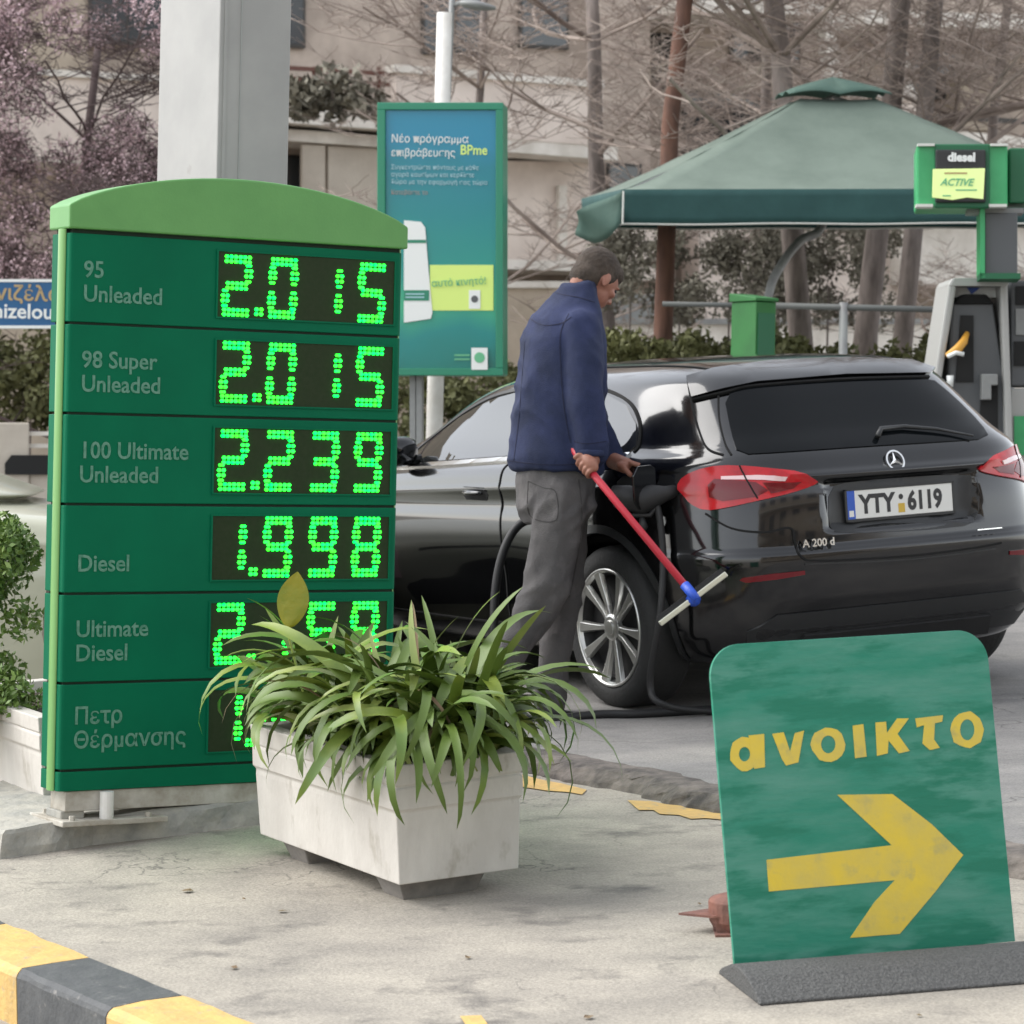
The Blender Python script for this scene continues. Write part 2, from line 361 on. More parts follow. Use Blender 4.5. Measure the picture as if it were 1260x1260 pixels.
# kerb of yellow and black stones at the lower left
k0 = gr(20, 1195); k1 = gr(130, 1243); kd = (k1 - k0); kl = kd.length; kd.normalize()
kang = math.degrees(math.atan2(kd.y, kd.x))
km = gframe(Vector((k0.x, k0.y, gz(k0.x, k0.y))), kang)
kerb = bpy.data.objects.new('kerb', None); COL.objects.link(kerb); kerb.matrix_world = km; struct(kerb)
for i in range(-9, 11):
    x0 = i * kl; b = MB()
    n = 10; pr_ = [(-.004, -.30), (.0, -.018), (.006, -.006), (.018, .004), (.10, .006), (.215, .004), (.215, -.02)]
    rr = []
    for j in range(n + 1):
        x = x0 + .0025 + (kl - .005) * j / n
        rr.append([Vector((x, y + noise.noise(Vector((x * 9, y * 30, z * 20))) * .006, z + noise.noise(Vector((x * 12, y * 20, 3))) * .004)) for y, z in pr_])
    b.loft(rr, cap=True)
    b.build('kerb_stone', blackp if i % 2 == 0 else yellowp, kerb)
# lower road strip in front of the kerb is outside the frame: the ground drops behind the kerb face
# small litter, cracks in the concrete
lt = MB(); random.seed(11)
for (a, b_) in [(575, 1180), (345, 1123), (287, 1193), (230, 1098), (300, 1108), (535, 1093), (860, 1115), (722, 1254), (1130, 1252)]:
    p = gr(a, b_); s = random.uniform(.006, .014)
    q = [p + Vector((cos(t) * s * random.uniform(.5, 1.6), sin(t) * s * random.uniform(.7, 1.8), .004 + random.uniform(0, .006))) for t in (0, 1.2, 2.3, 3.6, 5)]
    lt.add(q, [(0, 1, 2, 3, 4)])
stuff(tag(lt.build('litter', leafD), 'small dry leaf scraps scattered on the pale concrete', 'litter'))

# ------------------------------------------------------------------ plinth pad and price sign
c0 = gr(8, 1056); A = 32.6
Mp = frame(Vector((c0.x, c0.y, 0)), 32.0)
pad = MB(); rr = []
outl = [(-.02, 0), (.3, .02), (.7, .0), (1.1, .015), (1.6, .02), (1.9, .05), (1.92, .5), (1.9, .85), (1.0, .88), (.1, .86), (.0, .7), (.01, .3)]
def padring(z, ins):
    r = []
    for i in range(96):
        t = i / 96 * len(outl); a, b2 = outl[int(t) % len(outl)], outl[(int(t) + 1) % len(outl)]; u = t - int(t)
        x, y = a[0] + (b2[0] - a[0]) * u, a[1] + (b2[1] - a[1]) * u
        x += (0.95 - x) * ins; y += (.45 - y) * ins
        nn = noise.noise(Vector((x * 7, y * 7, z * 20))) * .018
        p = Mp @ Vector((x + nn, y + nn, 0)); r.append(Vector((p.x, p.y, gz(p.x, p.y) + z + nn * .3)))
    return r
pad.loft([padring(-.05, -.01), padring(.03, .0), padring(.075, .003), padring(.088, .02), padring(.092, .3), padring(.09, .8)])
struct(pad.build('concrete_pad', padm, None))

p0 = Vector((-1.4225, 9.326, .539)); MS = frame(p0, A) @ Matrix.Scale(1.03, 4)
sign = thing('price_sign', 'tall green fuel price sign with glowing green figures behind the front planter', 'price sign', MS)
SW, SD = 1.195, .135
zj = [1.875, 1.592, 1.312, 1.030, .752, .474, .203, .135]
# cap
capz = [1.885]; arc = []
for i in range(33):
    s_ = -.008 + (SW + .02) * i / 32; u = (s_ - SW / 2) / (SW / 2 + .01)
    arc.append((s_, 1.957 + .118 * max(0, 1 - u * u) ** .8))
poly = [(-.008, 1.885), (SW + .012, 1.885)] + arc[::-1]
MC = Matrix(((1, 0, 0, 0), (0, 0, -1, 0), (0, 1, 0, 0), (0, 0, 0, 1)))      # xy -> xz, extrude along -y
cap = MB().prism(poly, MC, -SD - .01, .012).build('cap', glight, sign, bevel=.006)
MB().box(.012, SW - .012, .008, SD - .008, .142, 1.90).build('core', grove, sign)
for i in range(7):
    z1, z0_ = zj[i] - .003, zj[i + 1] + .005
    pm = MB(); r = .012
    pr2 = [(.0, .02), (.002, .008), (.006, .002), (.014, 0), (SW - .014, 0), (SW - .006, .002), (SW - .002, .008), (SW, .02), (SW, SD), (0, SD)]
    pm.loft([[Vector((x, y, z)) for x, y in pr2] for z in (z0_, z1)])
    # panel side wraps to the left
    panel = pm.build('price_panel' if i < 6 else 'base_panel', gdark, sign, bevel=.0025)
    if i == 6: continue
    # display window: recessed frame and dark glass
    rowh = z1 - z0_
    dx0, dx1, dz0, dz1 = .512, 1.162, z0_ + .036, z1 - .030
    MB().box(dx0, dx1, -.0015, .01, dz0, dz1).build('display_window', dispm, panel)
    fr = MB()
    for (a, b2, c, d) in [(dx0 - .006, dx1 + .006, dz1, dz1 + .005), (dx0 - .006, dx1 + .006, dz0 - .005, dz0), (dx0 - .006, dx0, dz0, dz1), (dx1, dx1 + .006, dz0, dz1)]:
        fr.box(a, b2, -.0045, .008, c, d)
    fr.build('display_frame', gdark, panel)
    txt = ['95\nUnleaded', '98 Super\nUnleaded', '100 Ultimate\nUnleaded', 'Diesel', 'Ultimate\nDiesel', 'Πετρ\nΘέρμανσης'][i]
    two = '\n' in txt
    lettering('lettering', txt, lettm, panel, FRONT(.047, -.001, z0_ + (.140 if two else .066)), .0735, extr=.001, bold=.0010, sx=.97, line=1.02)
    # led figures
    val = ['2.015', '2.015', '2.239', '1.998', '2.159', '1.420'][i]
    SEG = {'0': 'abcdef', '1': 'bc', '2': 'abged', '3': 'abgcd', '4': 'fgbc', '5': 'afgcd', '6': 'afgedc', '7': 'abc', '8': 'abcdefg', '9': 'abfgcd'}
    hgt = .182; wd = .100; xc = .526; zb = dz0 + .010 + (.004 if i else 0)
    cells = [0, .167, .334, .497]
    ci = 0
    for ch in val:
        db = MB()
        def dot(x, z, r=.0069):
            n = 6; x += (z - zb) * .035
            ring = [Vector((x + cos(2 * pi * k / n) * r * 1.25, -.002, z + sin(2 * pi * k / n) * r)) for k in range(n)]
            top = [Vector((x + cos(2 * pi * k / n) * r * .8, -.0075, z + sin(2 * pi * k / n) * r * .66)) for k in range(n)]
            db.loft([ring, top])
        if ch == '.':
            x = xc + cells[ci - 1] + wd + .030
            for a in (0, 1):
                for b2 in (0, 1): dot(x - .004 + a * .017, zb + .004 + b2 * .015)
            db.build('led_point', ledm, panel); continue
        x = xc + cells[ci]; ci += 1
        sx_ = x
        def hseg(z, inset=0):
            for rr_ in (0, 1):
                nn = 6 - inset
                for k in range(nn): dot(sx_ + .010 + (k + inset * .5) * (wd - .012) / 5.4, z + (rr_ - .5) * .0150)
        def vseg(xx, za, zc):
            for k in range(4):
                zz = za + (zc - za) * (k + .5) / 4
                if k in (0, 3): dot(xx + .0015, zz, .0058); dot(xx + .0105, zz, .0058)
                else: dot(xx - .001, zz); dot(xx + .015, zz)
        zt = zb + hgt; zm = zb + hgt / 2
        for s_ in SEG[ch]:
            if s_ == 'a': hseg(zt - .006)
            if s_ == 'd': hseg(zb + .006)
            if s_ == 'g': hseg(zm, 1)
            if s_ == 'b': vseg(sx_ + wd - .016, zm + .006, zt - .016)
            if s_ == 'c': vseg(sx_ + wd - .016, zb + .016, zm - .006)
            if s_ == 'f': vseg(sx_ + .004, zm + .008, zt - .018)
            if s_ == 'e': vseg(sx_ + .004, zb + .018, zm - .008)
        db.build('led_digit', ledm, panel)
# the pale half-round strip down the left side, and one hidden on the right
for nm, sx_, sg in (('side_strip', -.001, -1), ('side_strip', SW + .001, 1)):
    st = MB(); rr = []
    for z in (.14, 1.885):
        rr.append([Vector((sx_ + sg * .013 * sin(pi * k / 10), .050 - .024 * cos(pi * k / 10), z)) for k in range(11)])
    st.loft(rr); st.build(nm, gstrip, sign, smooth=False, bevel=.001)
MB().box(.03, SW - .01, .012, SD - .01, .075, .138).build('plinth_beam', dirtyw, sign, bevel=.003)
MB().box(-.0, .36, -.04, SD + .08, .034, .052).build('foot_plate', dirtyw, sign, bevel=.003)
MB().box(SW - .35, SW, -.04, SD + .08, .070, .084).build('foot_plate', dirtyw, sign, bevel=.003)
for x in (.16, SW - .16):
    MB().tube([(x, -.012, .045), (x, -.012, .136)], .022, 16).build('foot_post', whitem, sign, smooth=False)
MB().box(.02, .10, .02, SD, .05, .076).build('packing_block', padm, sign, bevel=.004)
for x, y in ((.04, -.02), (.30, -.02), (.04, .18), (.30, .18)):
    MB().tube([(x, y, .05), (x, y, .066)], .010, 6).build('bolt', dirtyw, sign)

# ------------------------------------------------------------------ the white column
cc = onplane(267, 200, at(267, 200, 10.6), A); cc.z = 0
cz = gz(cc.x, cc.y)
colt = thing('column', 'thick white and grey square column rising behind the price sign', 'column', frame(Vector((cc.x, cc.y, cz - .1)), A))
W2, D2 = .292, .50
MB().box(0, W2, 0, D2, 0, 6.5).build('shaft', colm, colt, bevel=.006)
MB().box(.018, .030, -.004, .01, 0, 6.5).build('cover_strip', colm, colt)
MB().box(.085, .089, -.003, .01, 0, 6.5).build('joint', colg, colt)
MB().box(-.003, .01, .20, .228, 4.55 - .0, 4.62).build('label', fabw, colt)

# ------------------------------------------------------------------ planters
def planter(name, label, M, L, Wd, Hh, footh, group=None):
    t = thing(name, label, 'planter', M, group)
    b = MB(); T = .05; tp = .014
    def ring(x0, x1, y0, y1, z): return [Vector((x0, y0, z)), Vector((x1, y0, z)), Vector((x1, y1, z)), Vector((x0, y1, z))]
    R = lambda g, z: ring(g, Wd - g, g, L - g, z)
    b.loft([R(tp, footh), R(tp * .5, footh + Hh * .55), R(.008, footh + Hh * .60)], cap=False)
    b.add(R(tp, footh), [(0, 1, 2, 3)])
    b.loft([R(.008, footh + Hh * .60), R(.0, footh + Hh * .63), R(.0, footh + Hh * .80), R(.007, footh + Hh * .815), R(.0, footh + Hh * .83), R(-.004, footh + Hh), R(T, footh + Hh), R(T + .02, footh + Hh * .8)], cap=False)
    b.build('box', planterm, t, bevel=.020, seg=4)
    MB().box(T + .012, Wd - T - .012, T + .012, L - T - .012, footh + Hh * .7, footh + Hh * .86).build('soil', soil, t)
    for y0 in (.08, L - .26):
        f_ = MB(); f_.loft([ring(.07, Wd - .12, y0 + .01, y0 + .13, -.01), ring(.04, Wd - .09, y0 - .01, y0 + .15, footh)]); f_.build('foot', planterf, t, bevel=.004)
    return t
pc = gr(490, 1091, .062)
MP = gframe(Vector((pc.x, pc.y, gz(pc.x, pc.y))), 30)
PL, PW, PH = .97, .425, .35
planter('planter', 'white concrete planter on two feet standing in front of the price sign', MP, PL, PW, PH, .062, 'white concrete planters')
pc2 = gr(52, 992, .06)
MP2 = gframe(Vector((pc2.x, pc2.y, gz(pc2.x, pc2.y))), 30)
planter('planter', 'white concrete planter with a leafy shrub at the left edge, behind the price sign', MP2, .9, .45, .30, .06, 'white concrete planters')

# strap leaf plant
def leaf_mesh(L, Wd, bend, m, seed, curl=0.0, start=1.2):
    rnd = random.Random(seed); n = 11; rows = []
    ang = start; x = z = 0; yo = 0
    for i in range(n + 1):
        t = i / n; w_ = Wd * .5 * (min(1, .45 + t * 2.2)) * (1 - t ** 5) ** .7 * (1 - .25 * t)
        a2 = yo
        rows.append([(x, a2 - w_, z + w_ * .30), (x, a2, z), (x, a2 + w_, z + w_ * .30)])
        ang -= bend / n * (.5 + 1.0 * t); x += cos(ang) * L / n; z += sin(ang) * L / n; yo += curl * t * L / n
    v = [p for r in rows for p in r]
    f = [(3 * i + j, 3 * i + j + 1, 3 * i + j + 4, 3 * i + j + 3) for i in range(n) for j in (0, 1)]
    me = bpy.data.meshes.new('leaf'); me.from_pydata(v, [], f); me.materials.append(m)
    me.polygons.foreach_set('use_smooth', [True] * len(me.polygons)); me.update()
    return me
plant = thing('strap_leaf_plant', 'bushy green plant with long arching strap leaves in the front planter', 'plant', MP)
random.seed(21)
variants = []
for k in range(22):
    m = [leafA, leafA, leafB, leafC][k % 4]
    variants.append(leaf_mesh(random.uniform(.28, .52), random.uniform(.032, .058), random.uniform(1.4, 3.0), m, k, random.uniform(-.5, .5), random.uniform(.85, 1.40)))
tall = [leaf_mesh(random.uniform(.32, .46), random.uniform(.026, .038), random.uniform(.15, .9), [leafA, leafB, leafC][k % 3], 50 + k, random.uniform(-.2, .2), random.uniform(1.2, 1.5)) for k in range(8)]
droop = [leaf_mesh(random.uniform(.46, .66), random.uniform(.026, .040), random.uniform(2.9, 3.6), [leafC, leafA, leafB][k % 3], 70 + k, random.uniform(-.3, .3), random.uniform(.9, 1.3)) for k in range(8)]
dryv = [leaf_mesh(random.uniform(.34, .5), .022, random.uniform(2.2, 3.2), leafD, 90 + k, .3, 1.1) for k in range(3)]
def leafM(x, y, z, az, tilt=0, sc=1.0, rollv=0):
    return Matrix.Translation((x, y, z)) @ Matrix.Rotation(az, 4, 'Z') @ Matrix.Rotation(rollv, 4, 'X') @ Matrix.Rotation(tilt, 4, 'Y') @ Matrix.Scale(sc, 4)
zb_ = .062 + PH * .86
jobs = []
clumps = [(PW * .30, PL * .20), (PW * .72, PL * .12), (PW * .5, PL * .42), (PW * .28, PL * .62), (PW * .74, PL * .40), (PW * .72, PL * .70), (PW * .4, PL * .86), (PW * .70, PL * .22), (PW * .15, PL * .30), (PW * .62, PL * .05), (PW * .45, PL * .05)]
for i in range(600):
    cx_, cy_ = random.choice(clumps); az = random.uniform(0, 2 * pi)
    cx2, cy2 = cx_ + random.gauss(0, .035), cy_ + random.gauss(0, .045)
    h = max(0, random.gauss(.075, .055))
    me = dryv[i % 3] if i % 37 == 5 else random.choice(variants if random.random() < .80 else droop if random.random() < .6 else tall)
    jobs.append((me, leafM(cx2, cy2, zb_ + h, az, random.uniform(-.25, .25), random.uniform(.8, 1.15), random.uniform(-.5, .5))))
cnt = 0; rest = MB()
for k, (me, M) in enumerate(jobs):
    if cnt < 290:
        o = put('leaf', me, plant); o.matrix_local = M; cnt += 1
    else:
        rest.add([M @ v.co for v in me.vertices], [tuple(p.vertices) for p in me.polygons])
stuff(quick('inner_leaves', leafC, rest.v, rest.f, plant, True))
for (x, y, az, L, m) in [(PW * .35, PL * .3, 2.2, .30, leafD), (PW * .5, PL * .25, .9, .40, leafD)]:
    me = leaf_mesh(L, .010, 1.3, m, 5, .3, 1.5); o = put('dry_leaf', me, plant); o.matrix_local = leafM(x, y, zb_ + .16, az)
# broad yellowish leaf standing up at the left
bl = MB(); prof = [(0, .0), (.2, .032), (.42, .049), (.65, .048), (.85, .028), (1, .002)]
rr = [[Vector((-w_, .012 * (1 - t), t * .185)), Vector((0, .006 * sin(t * 3), t * .185)), Vector((w_, .012 * (1 - t), t * .185))] for t, w_ in prof]
bl.loft(rr, cap=False, close=False)
lp = at(354, 778, 8.8)
bo = bl.build('broad_leaf', leafY, plant, smooth=True); bo.matrix_local = MP.inverted() @ Matrix.Translation(lp) @ Matrix.Rotation(rad(8), 4, 'Y')
ms = bo.modifiers.new('s', 'SUBSURF'); ms.levels = 2; ms.render_levels = 2
MB().tube([MP.inverted() @ lp, MP.inverted() @ at(378, 870, 8.8)], .004, 6).build('stem', leafA, plant)

# foliage clouds
def cloud(name, m, parent, centers, n, size, seed, squash=.6, aspect=2.0):
    rnd = np.random.default_rng(seed); v = []; f = []
    C = np.array([c[:3] for c in centers]); Rr = np.array([c[3] for c in centers])
    idx = rnd.integers(0, len(C), n); d = rnd.normal(size=(n, 3)); d /= np.linalg.norm(d, axis=1)[:, None]
    rad_ = Rr[idx] * rnd.random(n) ** .45
    P = C[idx] + d * rad_[:, None]
    a = rnd.normal(size=(n, 3)); a /= np.linalg.norm(a, axis=1)[:, None]; b = np.cross(a, rnd.normal(size=(n, 3))); b /= np.linalg.norm(b, axis=1)[:, None]
    s = size * (.6 + .8 * rnd.random(n))[:, None]; a = a * s * aspect * .5; b = b * s * .5
    V = np.stack([P - a, P + b, P + a, P - b], 1).reshape(-1, 3)
    return quick(name, m, V.tolist(), [(4 * i, 4 * i + 1, 4 * i + 2, 4 * i + 3) for i in range(n)], parent)
shr = thing('leafy_shrub', 'bright green bushy shrub growing in the left planter beside the price sign', 'shrub', MP2)
Mi = MP2.inverted()
cs = []; random.seed(5)
for i in range(46):
    px, py = random.uniform(-60, 46), random.uniform(655, 890)
    if px > 22 + (py - 650) * .10: continue
    q = Mi @ at(px, py, 10.1 + random.uniform(-.05, .2)); cs.append((q.x, q.y, q.z, .085))
cloud('foliage', shrubm, shr, cs, 9000, .014, 3)
q0 = Vector((.2, .3, .3))
MB().tube([q0, q0 + Vector((-.05, 0, .3)), q0 + Vector((.02, .05, .75))], [.02, .015, .006], 8).build('stem', bark, shr)

# ------------------------------------------------------------------ the open sign on its rubber base
BL, BR = gr(903, 1176, .052), gr(1248, 1144, .052)
TL = at(872, 800, BL.y + .10); TR = at(1216, 768, BR.y + .10)
bx = (BR - BL); bw = bx.length; bx.normalize(); by = ((TL - BL) + (TR - BR)) * .5; by = (by - bx * by.dot(bx)); bh = by.length; by.normalize(); bz = bx.cross(by)
MBd = Matrix((bx, by, bz)).transposed().to_4x4(); MBd.translation = BL
if bz.y > 0: pass
def on_board(px, py):
    u, v = unroll(px, py); d = Vector((u / F, 1, -v / F)); c = Vector((0, 0, EYE))
    t = bz.dot(BL - c) / bz.dot(d); p = MBd.inverted() @ (c + d * t); return (p.x, p.y)
board = thing('arrow_board', 'green hand painted board with yellow lettering and right pointing arrow on a black base', 'sign board', MBd)
rp = []
def corner(cx_, cy_, r, a0, a1):
    return [(cx_ + r * cos(rad(a0 + (a1 - a0) * k / 10)), cy_ + r * sin(rad(a0 + (a1 - a0) * k / 10))) for k in range(11)]
rp = [(0, -.03), (bw, -.03)] + corner(bw - .085, bh - .085, .085, 0, 90) + corner(.085, bh - .085, .085, 90, 180)
bd = MB().prism(rp, Matrix.Identity(4), -.012, .0)
bd.build('board', boardm, board, bevel=.002)
def decal(name, polys, m, z0=-.004, z1=.0015, parent=board):
    b = MB()
    for pl in polys: b.prism([on_board(*q) for q in pl], Matrix.Identity(4), z0, z1)
    return b.build(name, m, parent)
arrow = [(943, 1058), (1097, 1040), (1030, 978), (1098, 977), (1146, 1014), (1185, 1052), (1150, 1098), (1107, 1149), (1046, 1154), (1076, 1110), (1101, 1083), (946, 1097)]
decal('arrow', [arrow], byell)
def ringpoly(cx_, cy_, rx, ry, ix, iy, n=18, wob=.05, rot=0, seed=1):
    rnd = random.Random(seed); o = []; q = []
    for k in range(n + 1):
        a = 2 * pi * k / n; r = 1 + (rnd.uniform(-wob, wob) if 0 < k < n else 0)
        o.append((cx_ + rx * r * cos(a), cy_ + ry * r * sin(a)))
    for k in range(n + 1):
        a = -2 * pi * k / n + 0; q.append((cx_ + ix * cos(a), cy_ + iy * sin(a)))
    return o, q
def ringdecal(name, cx_, cy_, rx, ry, ix, iy, seed):
    o, q = ringpoly(cx_, cy_, rx, ry, ix, iy, seed=seed); b = MB(); n = len(o) - 1
    q = q[::-1]
    O = [on_board(*p) for p in o[:n]]; Q = [on_board(*p) for p in q[:n]]
    rings = [[Vector((x, y, z)) for x, y in R_] for R_, z in ((Q, 0), (Q, .0015), (O, .0015), (O, 0))]
    b.loft(rings, cap=False); return b
letters = MB()
def addring(*a): b = ringdecal('x', *a); letters.add(b.v, b.f)
# alpha
addring(916, 928, 18, 21, 7, 9, 3)
for pl in [[(921, 905), (940, 903), (941, 944), (928, 946), (925, 938)],
           [(950, 903), (964, 901), (972, 925), (978, 902), (989, 899), (982, 938), (967, 942), (962, 934)],
           [(1049, 893), (1062, 891), (1066, 931), (1052, 933)],
           [(1077, 889), (1090, 888), (1091, 902), (1104, 884), (1118, 884), (1104, 903), (1119, 924), (1106, 927), (1093, 911), (1092, 927), (1079, 930)],
           [(1126, 884), (1160, 880), (1159, 888), (1150, 890), (1149, 910), (1156, 920), (1144, 923), (1135, 915), (1137, 892), (1128, 895)]]:
    letters.prism([on_board(*q) for q in pl], Matrix.Identity(4), -.004, .0021)
addring(1019, 916, 21, 21, 9, 11, 5)
addring(1190, 898, 20.5, 22.5, 9, 13, 8)
letters.build('lettering', byell, board)
# rubber base: a ramp section
g1 = gr(935, 1238); g2 = gr(1262, 1211); ga = math.degrees(math.atan2(g2.y - g1.y, g2.x - g1.x))
MR = gframe(Vector((g1.x, g1.y, gz(g1.x, g1.y))), ga)
rb = MB(); prf = [(0, 0), (.0, .008), (.03, .022), (.10, .048), (.14, .055), (.20, .056), (.24, .050), (.32, .022), (.345, .008), (.345, 0)]
rb.loft([[Vector((x, y, z)) for y, z in prf] for x in (0, .93)])
rbo = rb.build('rubber_base', rubber, board, bevel=.004); rbo.matrix_local = MBd.inverted() @ MR
for x in (.2, .45, .7):
    gvm = MB().box(x, x + .006, .01, .335, .0, .058); 
# rusty bracket
q = gr(905, 1152); MQ = gframe(Vector((q.x, q.y, gz(q.x, q.y))), 0)
rs = thing('rusty_bracket', 'small rusty red metal post stub beside the green arrow board', 'metal stub', MQ)
MB().lathe([(.0, .10), (.035, .10), (.062, .092), (.068, .085), (.068, .055), (.066, .03), (.05, .0), (0, 0)], Matrix.Translation((.0, .07, 0)), 24).build('drum', rust, rs, bevel=.002)
MB().prism([(-.15, .07), (-.06, .02), (.2, -.04), (.2, .16), (-.06, .12)], Matrix.Translation((0, 0, 0)), .046, .052).build('flange', rust, rs)
MB().box(-.05, .2, .02, .026, 0, .046).build('web', rust, rs); MB().box(-.055, .2, -.01, .1, 0, .006).build('foot_plate', rust, rs)

# ------------------------------------------------------------------ the car
CA = 29.97
cx_ax = Vector((-sin(rad(CA)), cos(rad(CA)), 0))      # car forward
GNc = Vector((-TX - .022, -TY + .022, 1)).normalized()
fwd = (cx_ax - GNc * cx_ax.dot(GNc)).normalized(); lef = GNc.cross(fwd).normalized()
MCAR = Matrix((fwd, lef, GNc)).transposed().to_4x4()
MCAR.translation = Vector((1.2116, 12.221, TX * 1.2116 + TY * 12.221 + .0555))
MCI = MCAR.inverted()
rowsC = [  # z, xr, xf, w
 (.185, -.45, 3.20, .74), (.20, -.60, 3.30, .80), (.24, -.68, 3.42, .84), (.32, -.735, 3.50, .868), (.42, -.765, 3.53, .882), (.52, -.782, 3.54, .890), (.62, -.790, 3.53, .894),
 (.72, -.780, 3.50, .893), (.81, -.772, 3.45, .888), (.885, -.758, 3.36, .888), (.935, -.742, 3.10, .884), (.975, -.722, 2.78, .870), (1.005, -.700, 2.42, .835), (1.03, -.675, 2.18, .800), (1.055, -.645, 2.24, .780),
 (1.09, -.600, 2.15, .762), (1.14, -.545, 2.00, .738), (1.195, -.485, 1.84, .712), (1.25, -.425, 1.66, .682), (1.295, -.370, 1.48, .648), (1.325, -.31, 1.34, .61), (1.348, -.23, 1.20, .56), (1.366, -.12, 1.06, .49), (1.380, .03, .90, .38), (1.388, .2, .74, .22), (1.390, .38, .6, .06)]
RC = np.array(rowsC); RC[:, 3] *= 1.05; tt = np.arange(len(RC), dtype=float)
def mono(tq, y):                      # Catmull-Rom
    i = np.clip(np.floor(tq).astype(int), 0, len(y) - 2); u = tq - i
    p0_, p1_, p2_, p3_ = y[np.clip(i - 1, 0, None)], y[i], y[i + 1], y[np.clip(i + 2, None, len(y) - 1)]
    return .5 * ((2 * p1_) + (-p0_ + p2_) * u + (2 * p0_ - 5 * p1_ + 4 * p2_ - p3_) * u ** 2 + (-p0_ + 3 * p1_ - 3 * p2_ + p3_) * u ** 3)
def sstep(a, b, x): t = np.clip((x - a) / (b - a), 0, 1); return t * t * (3 - 2 * t)
NT, NS = 230, 260
tq = np.linspace(0, len(RC) - 1.0001, NT); Z, XR, XF, WW = [mono(tq, RC[:, k]) for k in range(4)]
ph = np.linspace(0, 2 * pi, NS, endpoint=False)
ph = ph + .16 * np.sin(2 * ph) * -1.0
NE = np.interp(Z, [0, .6, .95, 1.05, 1.3, 1.44], [5.6, 5.8, 4.8, 5.2, 4.6, 2.4])
V = []
for k in range(NT):
    a = (XF[k] - XR[k]) / 2; xc_ = (XF[k] + XR[k]) / 2; n = NE[k]
    x = xc_ - a * np.sign(np.cos(ph)) * np.abs(np.cos(ph)) ** (2 / n); y = WW[k] * np.sign(np.sin(ph)) * np.abs(np.sin(ph)) ** (2 / n)
    z = Z[k] + 0 * x
    side = sstep(.5, .8, np.abs(y) / max(WW[k], .1))
    bul = .020 * np.exp(-((x - 0) / .48) ** 2) * sstep(.35, .6, z) * (1 - sstep(.86, 1.0, z)) + .018 * np.exp(-((x - 2.73) / .5) ** 2) * sstep(.35, .6, z) * (1 - sstep(.82, .95, z))
    scal = -.014 * np.exp(-((z - .50) / .10) ** 2) * sstep(.45, .75, x) * (1 - sstep(2.0, 2.3, x)) - .010 * np.exp(-((z - .82) / .045) ** 2) * sstep(-.1, .6, x)
    crease = .006 * np.exp(-((z - .895) / .018) ** 2)
    y = y + np.sign(y) * side * (bul + scal + crease)
    z = z - .055 * np.clip((x - .2) / 1.4, 0, 1.15) * sstep(.66, .93, z) * (1 - sstep(1.10, 1.34, z))
    rear = (x < 0.2) * sstep(.25, .5, -x)
    plt = -.032 * (1 - sstep(.345, .375, np.abs(y))) * sstep(.70, .725, z) * (1 - sstep(.885, .91, z))
    lip = .016 * np.exp(-((z - .925) / .018) ** 2) * (1 - sstep(.5, .7, np.abs(y)))
    bump_ = .020 * (1 - sstep(.635, .652, z)) * sstep(.26, .34, z)
    dif = -.025 * (1 - sstep(.36, .46, z)) * sstep(.19, .26, z) * (1 - sstep(.45, .72, np.abs(y)))
    x = x - rear * (plt + lip + bump_ + dif)
    V += list(zip(x.tolist(), y.tolist(), z.tolist()))
Fc = [(k * NS + j, k * NS + (j + 1) % NS, (k + 1) * NS + (j + 1) % NS, (k + 1) * NS + j) for k in range(NT - 1) for j in range(NS)]
Fc += [tuple(range(NS))[::-1], tuple(range((NT - 1) * NS, NT * NS))]
def car_shell():
    me = bpy.data.meshes.new('body'); me.from_pydata(V, [], Fc)
    bm = bmesh.new(); bm.from_mesh(me); bmesh.ops.recalc_face_normals(bm, faces=bm.faces); bm.to_mesh(me); bm.free(); return me
shell = car_shell()
bmS = bmesh.new(); bmS.from_mesh(shell); BV = BVHTree.FromBMesh(bmS); bmS.free()
WX = (0.0, 2.729); WR = .328
def cutter():
    b = MB()
    for x in WX:
        for s in (-1, 1):
            M = Matrix.Translation((x, s * .60, WR + .01)) @ Matrix.Rotation(-s * pi / 2, 4, 'X')
            b.lathe([(.375, 0), (.375, .5)], M, 64, cap=True)
    me = b.mesh('cut', None); o = bpy.data.objects.new('cut', me); COL.objects.link(o); return o
tmp = bpy.data.objects.new('tmp', shell); COL.objects.link(tmp); cu = cutter()
md = tmp.modifiers.new('b', 'BOOLEAN'); md.object = cu; md.operation = 'DIFFERENCE'; md.solver = 'EXACT'
bodyme = evalmesh(tmp); bpy.data.objects.remove(tmp); bpy.data.objects.remove(cu)
bodyme.materials.clear(); bodyme.materials.append(paint)
# smooth shading, sharp where the arch is cut
bm = bmesh.new(); bm.from_mesh(bodyme)
for e in bm.edges:
    if len(e.link_faces) == 2 and e.calc_face_angle(0) > rad(50): e.smooth = False
for f_ in bm.faces: f_.smooth = True
bm.to_mesh(bodyme); bm.free()

